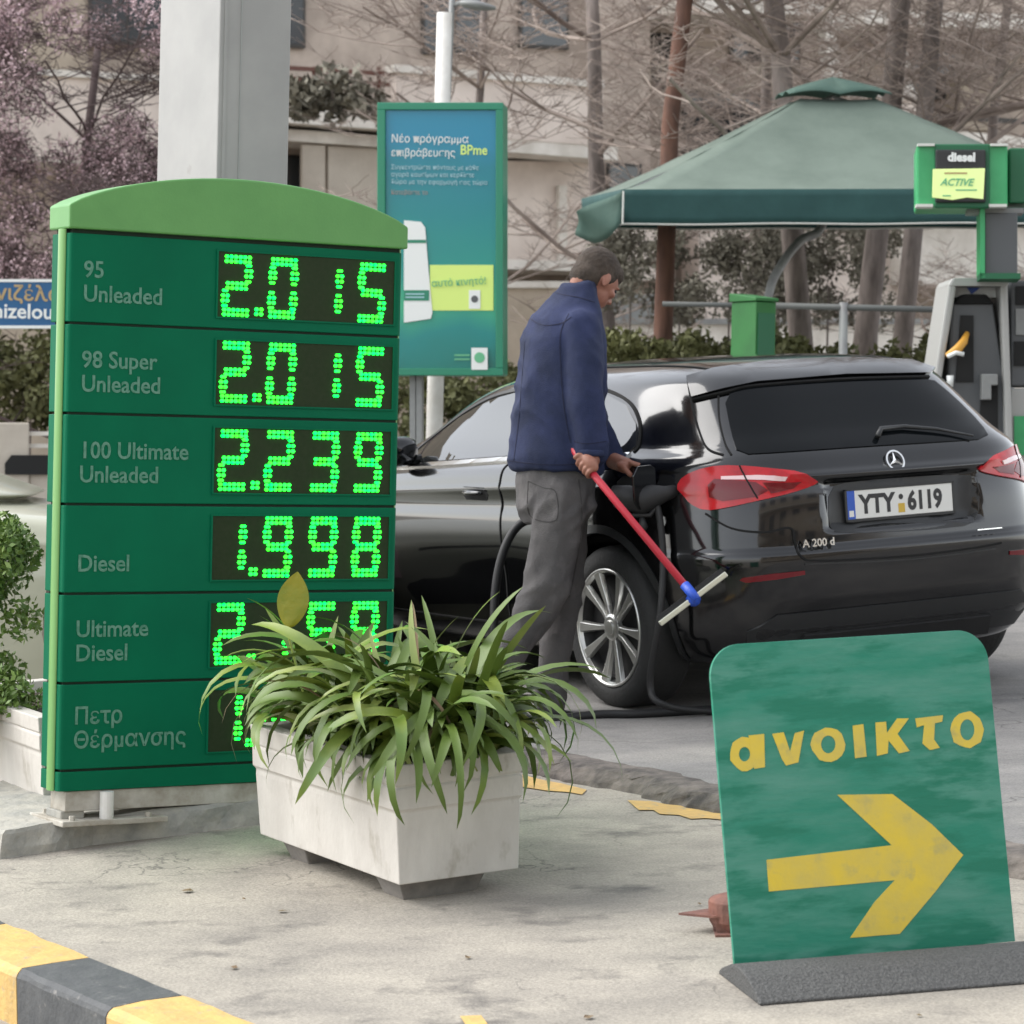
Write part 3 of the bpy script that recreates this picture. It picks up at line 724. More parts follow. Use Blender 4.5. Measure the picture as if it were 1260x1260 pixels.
# patches laid on the body: outline -> surface
def ray_px(px, py):
    u, v = unroll(px, py); o = MCI @ Vector((0, 0, EYE)); q = MCI @ at(px, py, 5.0); return o, (q - o).normalized()
def cast_px(p): 
    o, d = ray_px(*p); h = BV.ray_cast(o, d); return h[0], h[1]
def cast_side(p, s=1):
    h = BV.ray_cast(Vector((p[0], 3 * s, p[1])), Vector((0, -s, 0))); return h[0], h[1]
def cast_front(p): h = BV.ray_cast(Vector((6, p[0], p[1])), Vector((-1, 0, 0))); return h[0], h[1]
def cast_rear(p): h = BV.ray_cast(Vector((-4, p[0], p[1])), Vector((1, 0, 0))); return h[0], h[1]
def patch(name, poly, cast, m, parent, off=.003, step=None, mirror=False, round_=0, depth=.012):
    P = [Vector(p) for p in poly]
    if round_:
        for _ in range(round_):
            Q = []
            for i in range(len(P)):
                a, b2 = P[i], P[(i + 1) % len(P)]; Q += [a * .75 + b2 * .25, a * .25 + b2 * .75]
            P = Q
    x0, x1 = min(p[0] for p in P), max(p[0] for p in P); y0, y1 = min(p[1] for p in P), max(p[1] for p in P)
    step = step or max(x1 - x0, y1 - y0) / 26
    B = []
    for i in range(len(P)):
        a, b2 = P[i], P[(i + 1) % len(P)]; n = max(1, int((b2 - a).length / step))
        B += [a + (b2 - a) * (k / n) for k in range(n)]
    I = []
    gx = x0 + step / 2
    def inside(x, y):
        c = False; n = len(P)
        for i in range(n):
            a, b2 = P[i], P[i - 1]
            if (a[1] > y) != (b2[1] > y) and x < (b2[0] - a[0]) * (y - a[1]) / (b2[1] - a[1]) + a[0]: c = not c
        return c
    while gx < x1:
        gy = y0 + step / 2
        while gy < y1:
            if inside(gx, gy) and min((Vector((gx, gy)) - q).length for q in B) > step * .45: I.append(Vector((gx, gy)))
            gy += step
        gx += step
    n = len(B); r = delaunay_2d_cdt(B + I, [], [list(range(n))], 1, 1e-7)
    vs = []; low = []
    for q in r[0]:
        h, nn = cast(q)
        if h is None: h, nn = (vs[-1] if vs else Vector((0, 0, 0))), Vector((0, 1, 0))
        vs.append(h + nn * off); low.append(h - nn * depth)
    fs = [tuple(t) for t in r[2]]
    # boundary skirt
    cnt_ = {}
    for t in fs:
        for i in range(len(t)):
            e = (t[i], t[(i + 1) % len(t)]); cnt_[e] = 1
    k = len(vs); sk = [(b2, a, a + k, b2 + k) for (a, b2) in cnt_ if (b2, a) not in cnt_]
    outs = []
    for mi in ((1, -1) if mirror else (1,)):
        VV = [(p.x, p.y * mi, p.z) for p in vs + low]
        me = bpy.data.meshes.new(name); me.from_pydata(VV, [], fs + sk); me.materials.append(m)
        bm = bmesh.new(); bm.from_mesh(me); bmesh.ops.recalc_face_normals(bm, faces=bm.faces)
        c = sum((f_.normal.y * f_.calc_center_median().y + .3 * f_.normal.x * f_.calc_center_median().x for f_ in bm.faces), 0)
        for f_ in bm.faces: f_.smooth = True
        for e in bm.edges:
            if len(e.link_faces) == 2 and e.calc_face_angle(0) > rad(40): e.smooth = False
        bm.to_mesh(me); bm.free(); outs.append(put(name, me, parent))
    return outs
def ribbon(name, pts, cast, m, parent, wd=.005, off=.004, mirror=False, closed=False, sub=14):
    P = [Vector(p) for p in pts]; Q = []
    n = len(P)
    rng = range(n if closed else n - 1)
    for i in rng:
        a, b2, c, d = P[(i - 1) % n if closed else max(i - 1, 0)], P[i], P[(i + 1) % n], P[(i + 2) % n if closed else min(i + 2, n - 1)]
        for k in range(sub):
            u = k / sub; Q.append(.5 * ((2 * b2) + (c - a) * u + (2 * a - 5 * b2 + 4 * c - d) * u * u + (-a + 3 * b2 - 3 * c + d) * u ** 3))
    if not closed: Q.append(P[-1])
    H = [cast(q) for q in Q]; H = [(h, n_) for h, n_ in H if h is not None]
    outs = []
    for mi in ((1, -1) if mirror else (1,)):
        rr = []
        for i, (h, n_) in enumerate(H):
            t = (H[min(i + 1, len(H) - 1)][0] - H[max(i - 1, 0)][0])
            if t.length < 1e-6: continue
            s = t.normalized().cross(n_).normalized() * wd / 2
            q4 = [h + s + n_ * off, h - s + n_ * off, h - s - n_ * .004, h + s - n_ * .004]
            rr.append([Vector((p.x, p.y * mi, p.z)) for p in q4])
        outs.append(MB().loft(rr, cap=not closed).build(name, m, parent, smooth=False))
    return outs

def wheel(parent, x, s, spin):
    M = Matrix.Translation((x, s * .908, WR)) @ Matrix.Rotation(-s * pi / 2, 4, 'X') @ Matrix.Rotation(spin, 4, 'Z')
    t = MB().lathe([(.238, -.005), (.246, .004), (.262, .008), (.295, .006), (.315, -.006), (.325, -.022), (.328, -.05), (.328, -.17), (.322, -.19), (.29, -.205), (.238, -.20), (.225, -.1), (.238, -.005)], M, 72)
    ty = t.build('tyre', tyrem, parent, smooth=True)
    # tread grooves
    r = MB().lathe([(.240, -.002), (.240, .006), (.234, .009), (.228, .004), (.226, -.006), (.222, -.012)], M, 72).build('rim', alloy, ty, smooth=True)
    MB().lathe([(.224, -.055), (.10, -.060), (.001, -.060)], M, 48).build('brake_disc', alloyd, ty)
    MB().lathe([(.223, -.012), (.214, -.024), (.206, -.12), (.20, -.19)], M, 72).build('rim_barrel', alloyd, ty, smooth=True)
    sp = MB()
    for k in range(5):
        for d in (-1, 1):
            a = 2 * pi * k / 5
            e = []
            for (rr_, off, hw, hh) in [(.040, .013, .012, -.012), (.085, .021, .013, -.014), (.15, .038, .019, -.008), (.20, .052, .026, -.002), (.228, .059, .029, .001)]:
                cx2, cy2 = rr_, d * off
                e.append([Vector((cx2, cy2 - hw, hh - .020)), Vector((cx2, cy2 + hw, hh - .020)), Vector((cx2, cy2 + hw * .72, hh)), Vector((cx2, cy2 - hw * .72, hh))])
            R_ = M @ Matrix.Rotation(a, 4, 'Z')
            sp.loft([[R_ @ p for p in r_] for r_ in e])
    sp.build('spokes', alloy, ty, bevel=.0025)
    MB().lathe([(.056, -.03), (.054, -.010), (.044, -.006), (.030, -.005), (.028, .002), (.001, .004)], M, 32).build('hub_cap', alloy, ty, smooth=False, bevel=.001)
    return ty

def star_badge(parent, M, r):
    b = MB().lathe([(r, 0), (r, .006), (r * .84, .006), (r * .84, 0)], M, 32)
    for k in range(3):
        R_ = M @ Matrix.Rotation(2 * pi * k / 3 + pi / 2, 4, 'Z')
        b.add([R_ @ Vector(p) for p in [(r * .9, 0, .003), (0, r * .16, .002), (0, 0, .009), (0, -r * .16, .002)]], [(0, 1, 2), (0, 2, 3), (1, 0, 3)])
    return b.build('badge', chrome, parent)

car = thing('parked_car', 'black hatchback with open fuel flap being filled behind the green arrow board', 'car', MCAR)
body = put('body', bodyme, car)
for i, x in enumerate(WX):
    for s in (-1, 1):
        wheel(car, x, s, .3 + i * .5 if s > 0 else .8)
# arch linings edges
for x in WX:
    for s in (-1, 1):
        b = MB(); rr = []
        for k in range(33):
            a = rad(-18) + (pi + rad(36)) * k / 32
            X_, Z_ = x + .388 * cos(a), WR + .01 + .388 * sin(a)
            h, n_ = cast_side((X_, max(Z_, .2)), s)
            if h is None: continue
            ro = Vector((cos(a), 0, sin(a)))
            rr.append([h + n_ * .003 + ro * .020, h + n_ * .006 - ro * .014, h - Vector((0, s * .035, 0)) - ro * .013, h - n_ * .01 + ro * .018])
        b.loft(rr).build('wheel_arch_trim', plast, car)
# side glass
fw = [(.80, 1.005), (.80, 1.275), (1.0, 1.270), (1.25, 1.235), (1.5, 1.16), (1.72, 1.06), (1.86, .965), (1.84, .955), (1.4, .975)]
rw = [(.735, 1.008), (.735, 1.277), (.5, 1.278), (.28, 1.262), (.08, 1.215), (-.04, 1.14), (-.10, 1.055), (-.085, 1.03), (.3, 1.02)]
for s in (1, -1):
    cs_ = lambda p, s=s: cast_side(p, s)
    patch('side_window', fw, cs_, glassl, car, off=.003, step=.05)
    patch('side_window', rw, cs_, glassl, car, off=.003, step=.05)
    ribbon('window_seal', [(.80, 1.285), (1.0, 1.280), (1.25, 1.247), (1.5, 1.172), (1.73, 1.07), (1.885, .962)], cs_, plast, car, wd=.020, off=.006)
    ribbon('window_seal', [(-.115, 1.03), (-.115, 1.06), (-.055, 1.15), (.07, 1.227), (.28, 1.274), (.5, 1.288), (.78, 1.287)], cs_, seamm, car, wd=.014, off=.005)
    ribbon('pillar_cover', [(.768, 1.00), (.768, 1.28)], cs_, plast, car, wd=.055, off=.0045)
    ribbon('chrome_strip', [(-.105, 1.016), (.3, 1.004), (.8, .988), (1.4, .958), (1.88, .938)], cs_, chrome, car, wd=.030, off=.009)
    ribbon('door_seam', [(.775, .985), (.79, .9), (.79, .5), (.78, .30)], cs_, seamm, car, wd=.007)
    ribbon('door_seam', [(1.86, .93), (1.93, .85), (1.95, .6), (1.93, .32)], cs_, seamm, car, wd=.007)
    ribbon('door_seam', [(-.06, 1.02), (.06, .94), (.20, .84), (.30, .72), (.42, .52), (.50, .36), (.52, .30)], cs_, seamm, car, wd=.007)
    ribbon('door_seam', [(.50, .298), (1.2, .29), (1.93, .295)], cs_, seamm, car, wd=.008)
    for x0 in (.93, -.02 + .12):
        patch('handle_recess', [(x0 - .01, .815), (x0 + .17, .815), (x0 + .19, .84), (x0 + .17, .872), (x0 - .01, .872), (x0 - .03, .84)], cs_, seamm, car, off=.0015, step=.03, depth=.002)
        h = [cs_((x0 + .16 * k / 6, .848))[0] for k in range(7)]
        pts = [p + Vector((0, s * (.012 + .016 * sin(pi * k / 6)), 0)) for k, p in enumerate(h)]
        MB().tube(pts, [.007, .010, .011, .011, .011, .010, .007], 8).build('door_handle', paint, car, smooth=True)
    h = cs_((1.72, .975))[0]
    mm = MB(); cy = h.y + s * .12
    rr = []
    for k in range(9):
        t = -1 + 2 * k / 8; r_ = sqrt(max(.02, 1 - t ** 4)); rr.append([Vector((1.70 + .055 * r_ * cos(a) + .02 * abs(t), cy + s * t * .105, 1.015 + .068 * r_ * sin(a))) for a in [2 * pi * j / 16 for j in range(16)]])
    mm.loft(rr); mo = mm.build('wing_mirror', paint, car, smooth=True)
    MB().tube([h, Vector((1.70, cy - s * .06, .975))], .022, 8).build('mirror_arm', plast, mo)
# roof ditch lines
for s in (1, -1):
    ct = lambda p: (lambda h: (h[0], h[1]))(BV.ray_cast(Vector((p[0], p[1], 3)), Vector((0, 0, -1))))
    ribbon('roof_seam', [(-.16, s * .47), (.2, s * .515), (.7, s * .53), (1.2, s * .535)], ct, seamm, car, wd=.010)
# windscreen, bonnet line, lamps of the front
patch('windscreen', [(-.60, 1.08), (.60, 1.08), (.56, 1.2), (.50, 1.30), (0, 1.335), (-.50, 1.30), (-.56, 1.2)], cast_front, glassb, car, step=.08)
patch('grille', [(-.38, .52), (.38, .52), (.42, .62), (.36, .74), (-.36, .74), (-.42, .62)], cast_front, plast, car, step=.08)
for s in (1, -1): patch('headlight', [(s * .45, .66), (s * .48, .74), (s * .80, .80), (s * .82, .72), (s * .70, .66)], cast_front, tailw, car, step=.05)
# rear glass, seen from outside as near black
rgl = [(890, 484), (930, 474), (1040, 466), (1142, 463), (1172, 487), (1207, 522), (1218, 540), (1160, 544), (1060, 550), (960, 557), (908, 560), (900, 535)]
patch('rear_window', rgl, cast_px, glassb, car, off=.004, step=9, round_=1)
patch('number_plate_recess', [(1020, 600), (1045, 592), (1190, 582), (1206, 592), (1204, 640), (1180, 650), (1030, 658), (1018, 645)], cast_px, plast, car, off=.0015, step=9, round_=1)
# roof spoiler
spp = [(846, 468), (880, 458), (950, 449), (1050, 445), (1120, 448), (1148, 457), (1142, 463), (1040, 465), (930, 474), (892, 482), (853, 492)]
hh = patch('roof_spoiler', spp, cast_px, paint, car, off=.022, step=8, depth=.01)
ribbon('spoiler_shade_strip', [(853, 493), (892, 484), (930, 476), (1040, 468), (1142, 465)], cast_px, seamm, car, wd=.010, off=.012)  # black strip painted as the shade beneath the spoiler lip
ribbon('hatch_seam', [(846, 466), (852, 500), (862, 535), (872, 553), (890, 560)], cast_px, seamm, car, wd=.008)
ribbon('hatch_seam', [(884, 484), (885, 515), (892, 545), (900, 560)], cast_px, seamm, car, wd=.008)
# tail lamps
tl = [(833, 600), (842, 586), (868, 575), (905, 573), (950, 577), (986, 583), (1007, 591), (1000, 598), (970, 608), (930, 617), (895, 625), (868, 629), (850, 620), (841, 608)]
o1 = patch('tail_light', tl, cast_px, tailr, car, off=.010, step=8, mirror=True, round_=1)
for o_, mi in zip(o1, (1, -1)):
    for nm, pl, m in [('lamp_chamber', [(872, 598), (880, 590), (930, 594), (945, 604), (930, 612), (890, 617), (874, 612)], taild),
                      ('lamp_chamber', [(938, 594), (985, 592), (975, 602), (948, 608)], taild),
                      ('clear_lens', [(888, 587), (930, 586), (968, 588), (965, 591), (925, 591), (888, 591)], tailw)]:
        q_ = patch(nm, pl, cast_px, m, o_, off=.012, step=7, mirror=False)
        if mi == -1:
            for ob in q_:
                for v_ in ob.data.vertices: v_.co.y *= -1
                ob.data.flip_normals()
    g_ = ribbon('lamp_gap', [(910, 574), (918, 590), (932, 614)], cast_px, seamm, o_, wd=.006, off=.013)
    if mi == -1:
        for ob in g_:
            for v_ in ob.data.vertices: v_.co.y *= -1
            ob.data.flip_normals()
patch('reflector', [(910, 714), (914, 711), (950, 706), (990, 702), (990, 707), (955, 713), (918, 717)], cast_px, taild, car, off=.005, step=8, mirror=True)
ribbon('bumper_seam', [(868, 632), (900, 650), (940, 655), (972, 650), (978, 668), (986, 685), (1010, 690), (1120, 684), (1200, 674), (1232, 668)], cast_px, seamm, car, wd=.008)
ribbon('bumper_edge', [(990, 694), (1120, 688), (1225, 675)], cast_px, plast, car, wd=.006, off=.004)
patch('lower_bumper', [(-.66, .25), (.66, .25), (.70, .34), (.60, .40), (-.60, .40), (-.70, .34)], cast_rear, plast, car, off=.006, step=.07)
patch('diffuser', [(-.50, .23), (.50, .23), (.46, .31), (-.46, .31)], cast_rear, alloyd, car, off=.012, step=.07)
# wiper
wz = [cast_px(p) for p in [(1078, 541), (1082, 532), (1110, 529), (1150, 532), (1195, 540)]]
MB().tube([h + n_ * .018 for h, n_ in wz], [.012, .011, .009, .007, .004], 8).build('wiper', plast, car, smooth=True)
# badge, plate, small lettering
h, n_ = cast_px((1100, 568)); zax = (n_ + Vector((-.6, 0, 0))).normalized(); xax = Vector((0, -1, 0)); yax = zax.cross(xax).normalized(); xax = yax.cross(zax)
MBg = Matrix((xax, yax, zax)).transposed().to_4x4(); MBg.translation = h + n_ * .006
star_badge(car, MBg, .044)
h, n_ = cast_px((1099, 617))
yz = Vector((0.04, 0, 1)).normalized(); xz = Vector((0, -1, 0)); nz = xz.cross(yz)
MPl = Matrix((xz, yz, nz)).transposed().to_4x4(); MPl.translation = Vector((h.x - .014, 0, h.z))
pl = MB().box(-.26, .26, -.056, .056, -.004, .0, MPl).build('number_plate', platem, car, bevel=.002)
MB().box(-.2595, -.222, -.0555, .0555, -.002, .0006, MPl).build('country_band', plblue, pl)
lettering('plate_text', 'YTY', plblk, pl, MPl @ Matrix.Translation((-.198, -.034, .0006)), .100, extr=.0004, bold=.0042, sx=.92)
lettering('plate_text', '6119', plblk, pl, MPl @ Matrix.Translation((.035, -.034, .0006)), .100, extr=.0004, bold=.0042, sx=.86)
MB().box(-.012, .020, -.044, -.008, 0, .0008, MPl).build('sticker', plyel, pl)
MB().lathe([(.011, 0), (.011, .0008), (0, .0008)], MPl @ Matrix.Translation((.003, .018, 0)), 16).build('seal', plblk, pl)
MB().box(-.252, -.230, -.046, -.022, 0, .0009, MPl).build('country_mark', platem, pl)
fb = MB()
for (a, b_, c, d) in [(-.27, .27, -.066, -.056), (-.27, .27, .056, .062), (-.27, -.26, -.066, .062), (.26, .27, -.066, .062)]: fb.box(a, b_, c, d, -.008, .002, MPl)
fb.build('plate_holder', plast, pl)
def rear_text(txt, px, py, size, sx):
    h, n_ = cast_px((px, py)); M = Matrix.Identity(4); nn = Vector((-1, 0, .08)).normalized(); ya = Vector((0, 0, 1)); ya = (ya - nn * ya.dot(nn)).normalized(); xa = ya.cross(nn)
    M = Matrix((xa, ya, nn)).transposed().to_4x4(); M.translation = h + nn * .024
    lettering('badge_lettering', txt, chrome, car, M, size, extr=.004, bold=.0008, sx=sx)
rear_text('A 200 d', 983, 674, .042, 1.12)
rear_text('————', 1198, 655, .034, .9)
# fuel flap
fo = patch('fuel_opening', [(760, 588), (785, 582), (803, 588), (808, 606), (795, 620), (770, 620), (758, 606)], cast_px, seamm, car, off=.002, step=6, round_=1)
h, n_ = cast_px((806, 598)); fl = MB()
ax = Vector((-1, 0, 0)); outv = Vector((-.45, .9, 0)).normalized()
Mf = Matrix((outv, Vector((0, 0, 1)), outv.cross(Vector((0, 0, 1))))).transposed().to_4x4(); Mf.translation = h
fl.prism([(.0, -.07), (.03, -.085), (.13, -.085), (.165, -.05), (.165, .05), (.13, .085), (.03, .085), (0, .07)], Mf, -.004, .004)
fl.build('fuel_flap', paint, car, bevel=.002)

# ------------------------------------------------------------------ nozzle and hoses
hN = MCAR @ cast_px((782, 602))[0]
YN = hN.y
nz_ = thing('fuel_nozzle', 'black fuel nozzle pushed into the open filler of the black hatchback', 'fuel nozzle', Matrix.Translation(hN))
def rel(p, o): return p - o
T_ = lambda px, py, Y: at(px, py, Y) - hN
MB().tube([T_(782, 602, YN + .05), T_(778, 604, YN - .06), T_(775, 606, YN - .12)], [.014, .016, .028], 12).build('spout', alum, nz_, smooth=True)
MB().tube([T_(752, 606, YN - .14), T_(768, 612, YN - .13), T_(790, 616, YN - .13), T_(806, 610, YN - .13), T_(820, 607, YN - .13), T_(834, 603, YN - .13)], [.030, .050, .056, .046, .030, .022], 14).build('grip_body', blackr, nz_, smooth=True)
MB().tube([T_(756, 620, YN - .14), T_(775, 634, YN - .14), T_(800, 634, YN - .14), T_(812, 618, YN - .14)], .010, 8).build('trigger_guard', blackr, nz_, smooth=True)
MB().tube([T_(790, 636, YN - .14), T_(792, 648, YN - .14), T_(790, 655, YN - .14)], [.008, .018, .010], 8).build('hook', blackr, nz_, smooth=True)
def spline(P, n=10):
    P = [Vector(p) for p in P]; Q = []
    for i in range(len(P) - 1):
        a, b, c, d = P[max(i - 1, 0)], P[i], P[i + 1], P[min(i + 2, len(P) - 1)]
        for k in range(n):
            u = k / n; Q.append(.5 * ((2 * b) + (c - a) * u + (2 * a - 5 * b + 4 * c - d) * u * u + (-a + 3 * b - 3 * c + d) * u ** 3))
    return Q + [P[-1]]
g0 = gr(742, 879, .07); g1 = gr(800, 882, .07); g2 = gr(880, 876, .07); g3 = gr(960, 880, .07)
hose = [at(806, 612, YN - .13), at(812, 640, YN - .15), at(816, 690, YN - .17), at(812, 760, YN - .20), at(800, 840, YN - .12), g1 + Vector((.05, -.02, .05)), g2, g3]
ho = MB().tube(spline(hose), .014, 10).build('fuel_hose', blackr, None, smooth=True); tag(ho, 'black fuel hose hanging from the nozzle and lying on the forecourt by the rear wheel', 'fuel hose')
hose2 = [at(668, 636, 12.15), at(640, 645, 12.12), at(622, 672, 12.10), at(611, 715, 12.08), at(608, 770, 12.05), at(612, 830, 12.0), gr(640, 886, .07) + Vector((0, .1, 0)), g0, gr(800, 878, .07), gr(960, 868, .07)]
ho2 = MB().tube(spline(hose2), .018, 10).build('fuel_hose', blackr, None, smooth=True); tag(ho2, 'black hose looping down behind the man in front of the rear door', 'fuel hose')

# ------------------------------------------------------------------ the man
YM = 11.6
RV = Vector((.64, -.77, 0)); FV = Vector((.77, .64, 0)); UP = Vector((0, 0, 1))
fo_ = at(690, 893, YM); MO = Vector((fo_.x, YM, gz(fo_.x, YM) + .0555))
man = thing('person', 'man in navy jacket and grey trousers walking with head bowed, holding a red squeegee', 'person', Matrix.Translation(MO))
def J(px, py, d=0.0): return at(px, py, YM + d) - MO
def ell(c, rx, ry, rz, X=FV, Y=RV, Z=UP):
    M = Matrix((X * rx, Y * ry, Z * rz)).transposed().to_4x4(); M.translation = c
    b = MB(); prof = [(sin(pi * k / 16), -cos(pi * k / 16)) for k in range(17)]; prof[0] = (.001, -1); prof[-1] = (.001, 1)
    b.lathe(prof, M, 24, cap=True); return b
def caps(*pr_):
    b = MB()
    for i in range(len(pr_) - 1):
        (p1, r1), (p2, r2) = pr_[i], pr_[i + 1]
        b.tube([p1 + (p2 - p1) * t for t in (0, .25, .5, .75, 1)], [r1 + (r2 - r1) * t for t in (0, .25, .5, .75, 1)], 20)
    for p, r in pr_:
        e = ell(p, r, r, r); b.add(e.v, e.f)
    return b
def ringloft(rs, n=36):
    b = MB(); rr = []
    for c, lat, dep, tx in rs:
        rr.append([c + RV * lat * cos(2 * pi * k / n) + FV * dep * sin(2 * pi * k / n) + UP * tx * sin(2 * pi * k / n) for k in range(n)])
    b.loft(rr); return b
def blob(name, parts, m, parent, vox=.010, sm=8, wr=None, dec=None):
    b = MB()
    for p in parts: b.add(p.v, p.f)
    me = bpy.data.meshes.new(name); me.from_pydata(b.v, [], b.f)
    o = bpy.data.objects.new(name, me); COL.objects.link(o)
    bm = bmesh.new(); bm.from_mesh(me); bmesh.ops.recalc_face_normals(bm, faces=bm.faces); bm.to_mesh(me); bm.free()
    r = o.modifiers.new('r', 'REMESH'); r.mode = 'VOXEL'; r.voxel_size = vox
    s = o.modifiers.new('s', 'SMOOTH'); s.factor = .5; s.iterations = sm
    m2 = evalmesh(o); bpy.data.objects.remove(o)
    m2.materials.clear(); m2.materials.append(m)
    if wr:
        m2.update(); 
        co = [v.co.copy() for v in m2.vertices]; no = [v.normal.copy() for v in m2.vertices]
        for v, c, n_ in zip(m2.vertices, co, no): v.co = c + n_ * wr(c, n_)
    m2.polygons.foreach_set('use_smooth', [True] * len(m2.polygons)); m2.update()
    return put(name, m2, parent)
def ridge(x): return 1 - abs(x) * 2
def jwr(c, n):
    # long soft drapes down the back, slanting creases at waist and elbow
    a = ridge(noise.noise(Vector((c.x * 8 + c.y * 8, c.y * 3, c.z * 1.6)))) * .016
    b = ridge(noise.noise(Vector((c.x * 4 + c.z * 3, c.y * 4, c.z * 9 + c.x * 9)))) * .012 * (.5 + math.exp(-((c.z - .98) / .12) ** 2) + .6 * math.exp(-((c.z - 1.25) / .1) ** 2))
    return a + b - .015 + noise.noise(c * 40) * .0012
def twr(c, n):
    kz = 1.2 * math.exp(-((c.z - .48) / .10) ** 2) + .8 * math.exp(-((c.z - .80) / .09) ** 2) + .7 * math.exp(-((c.z - .10) / .07) ** 2) + .12
    a = ridge(noise.noise(Vector((c.x * 5 + c.z * 4, c.y * 6, c.z * 11 - c.x * 10)))) * .012 * kz
    b = ridge(noise.noise(Vector((c.x * 11, c.y * 9, c.z * 2.0)))) * .010
    return a + b - .010 + noise.noise(c * 45) * .0008
HT = Matrix.Rotation(rad(38), 3, RV.cross(Vector((0, 0, 0))) if False else -RV)      # nod of the head
HC = J(734, 341, .05)
FVh, UPh = HT @ FV, HT @ UP
if FVh.z > 0: HT = Matrix.Rotation(rad(38), 3, RV); FVh, UPh = HT @ FV, HT @ UP
def hp(f_, r_, u_): return HC + FVh * f_ + RV * r_ + UPh * u_       # head coordinates: front, right, up
hell = lambda c, rx, ry, rz: ell(c, rx, ry, rz, FVh, RV, UPh)
body_ = blob('body', [
    hell(hp(0, 0, .012), .098, .077, .100), hell(hp(.030, 0, -.055), .068, .058, .066), hell(hp(.066, 0, -.098), .026, .030, .022),
    caps((J(712, 378, .02), .062), (hp(-.035, 0, -.055), .058)),
    caps((hp(.093, 0, -.005), .008), (hp(.114, 0, -.034), .013)), hell(hp(.098, .0, -.044), .018, .020, .010), hell(hp(.090, 0, .014), .014, .052, .010),
    hell(hp(.090, 0, -.066), .013, .026, .006), hell(hp(.088, 0, -.075), .013, .023, .006),
    hell(hp(.070, .040, -.028), .024, .022, .018), hell(hp(.070, -.040, -.028), .024, .022, .018),
    hell(hp(-.004, .078, -.020), .019, .009, .033), hell(hp(-.004, -.078, -.020), .019, .009, .033), hell(hp(-.004, .080, -.044), .010, .007, .011),
    ringloft([(J(690, 575), .15, .11, 0), (J(692, 480), .16, .11, 0), (J(697, 395), .17, .10, 0), (J(708, 368), .07, .06, 0)])], skin, man, vox=.0055, sm=4)
for sg in (1, -1):
    hell(hp(.086, sg * .030, .000), .012, .013, .008).build('eye', plblk, body_, smooth=True)
hair = blob('hair', [hell(hp(-.012, 0, .026), .098, .083, .092), hell(hp(-.045, 0, -.030), .062, .070, .066), hell(hp(.040, 0, .050), .058, .070, .050), hell(hp(.010, .071, .004), .018, .010, .030), hell(hp(.010, -.071, .004), .018, .010, .030)], hairm, man, vox=.0055, sm=3,
            wr=lambda c, n: abs(noise.noise(c * 70)) * .005 + noise.noise(c * 160) * .002)
jacket = blob('jacket', [
    ringloft([(J(684, 581), .200, .160, -.010), (J(685, 560), .208, .170, 0), (J(688, 515), .205, .166, 0), (J(691, 460), .202, .158, 0), (J(691, 415), .198, .148, .01), (J(695, 388), .180, .130, .02), (J(703, 366), .120, .095, .02), (J(712, 351), .080, .075, .018), (J(714, 346), .078, .073, .018)]),
    caps((J(714, 402, -.12), .082), (J(722, 445, -.16), .080), (J(722, 498, -.18), .076), (J(727, 545, -.19), .070), (J(728, 556, -.19), .066)),
    caps((J(700, 402, .13), .085), (J(712, 490, .20), .072), (J(752, 565, .14), .052))], navy, man, vox=.010, sm=7, wr=jwr)
cuff = MB(); c_ = J(728, 557, -.19)
cuff.lathe([(.060, .012), (.064, .010), (.065, -.012), (.060, -.014), (.052, -.012)], Matrix.Translation(c_), 24); cuff.build('cuff', navy, man, smooth=True)
trou = blob('trousers', [
    ringloft([(J(686, 568), .17, .135, 0), (J(684, 585), .178, .145, 0), (J(683, 625), .172, .148, 0), (J(684, 645), .12, .12, 0)]),
    caps((J(692, 612, -.09), .110), (J(684, 665, -.11), .102), (J(668, 736, -.12), .086), (J(648, 776, -.11), .076), (J(612, 824, -.09), .066), (J(592, 850, -.08), .068)),
    caps((J(688, 612, .09), .110), (J(694, 670, .09), .096), (J(692, 738, .08), .078), (J(683, 800, .06), .066), (J(676, 866, .05), .066))], greyt, man, vox=.010, sm=6, wr=twr)
# seams, collar, pocket
def seamer(o):
    bq = bmesh.new(); bq.from_mesh(o.data); T = BVHTree.FromBMesh(bq); bq.free(); o0 = Vector((0, 0, EYE)) - MO
    def c(p):
        u, v = unroll(*p); h = T.ray_cast(o0, Vector((u / F, 1, -v / F)).normalized()); return h[0], h[1]
    return c
cj, ct_ = seamer(jacket), seamer(trou)
navyd = mat('jacket seam', (.010, .013, .040), .9)
greyd = mat('trouser seam', (.045, .042, .042), .9)
for p_ in ([(652, 392), (668, 400), (690, 398), (703, 390)], [(700, 386), (690, 410), (690, 450), (694, 500), (702, 545)], [(646, 420), (642, 470), (638, 520), (632, 568)], [(622, 566), (650, 570), (690, 572), (742, 568)], [(706, 543), (722, 546), (746, 543)], [(672, 356), (690, 362), (712, 366), (732, 372)]):
    ribbon('seam', p_, cj, navyd, jacket, wd=.004, off=.0015, sub=8)
for p_ in ([(650, 592), (668, 600), (684, 606), (684, 640), (652, 634), (650, 592)], [(712, 590), (716, 640), (708, 700), (700, 735)]):
    ribbon('seam', p_, ct_, greyd, trou, wd=.004, off=.0015, sub=8)
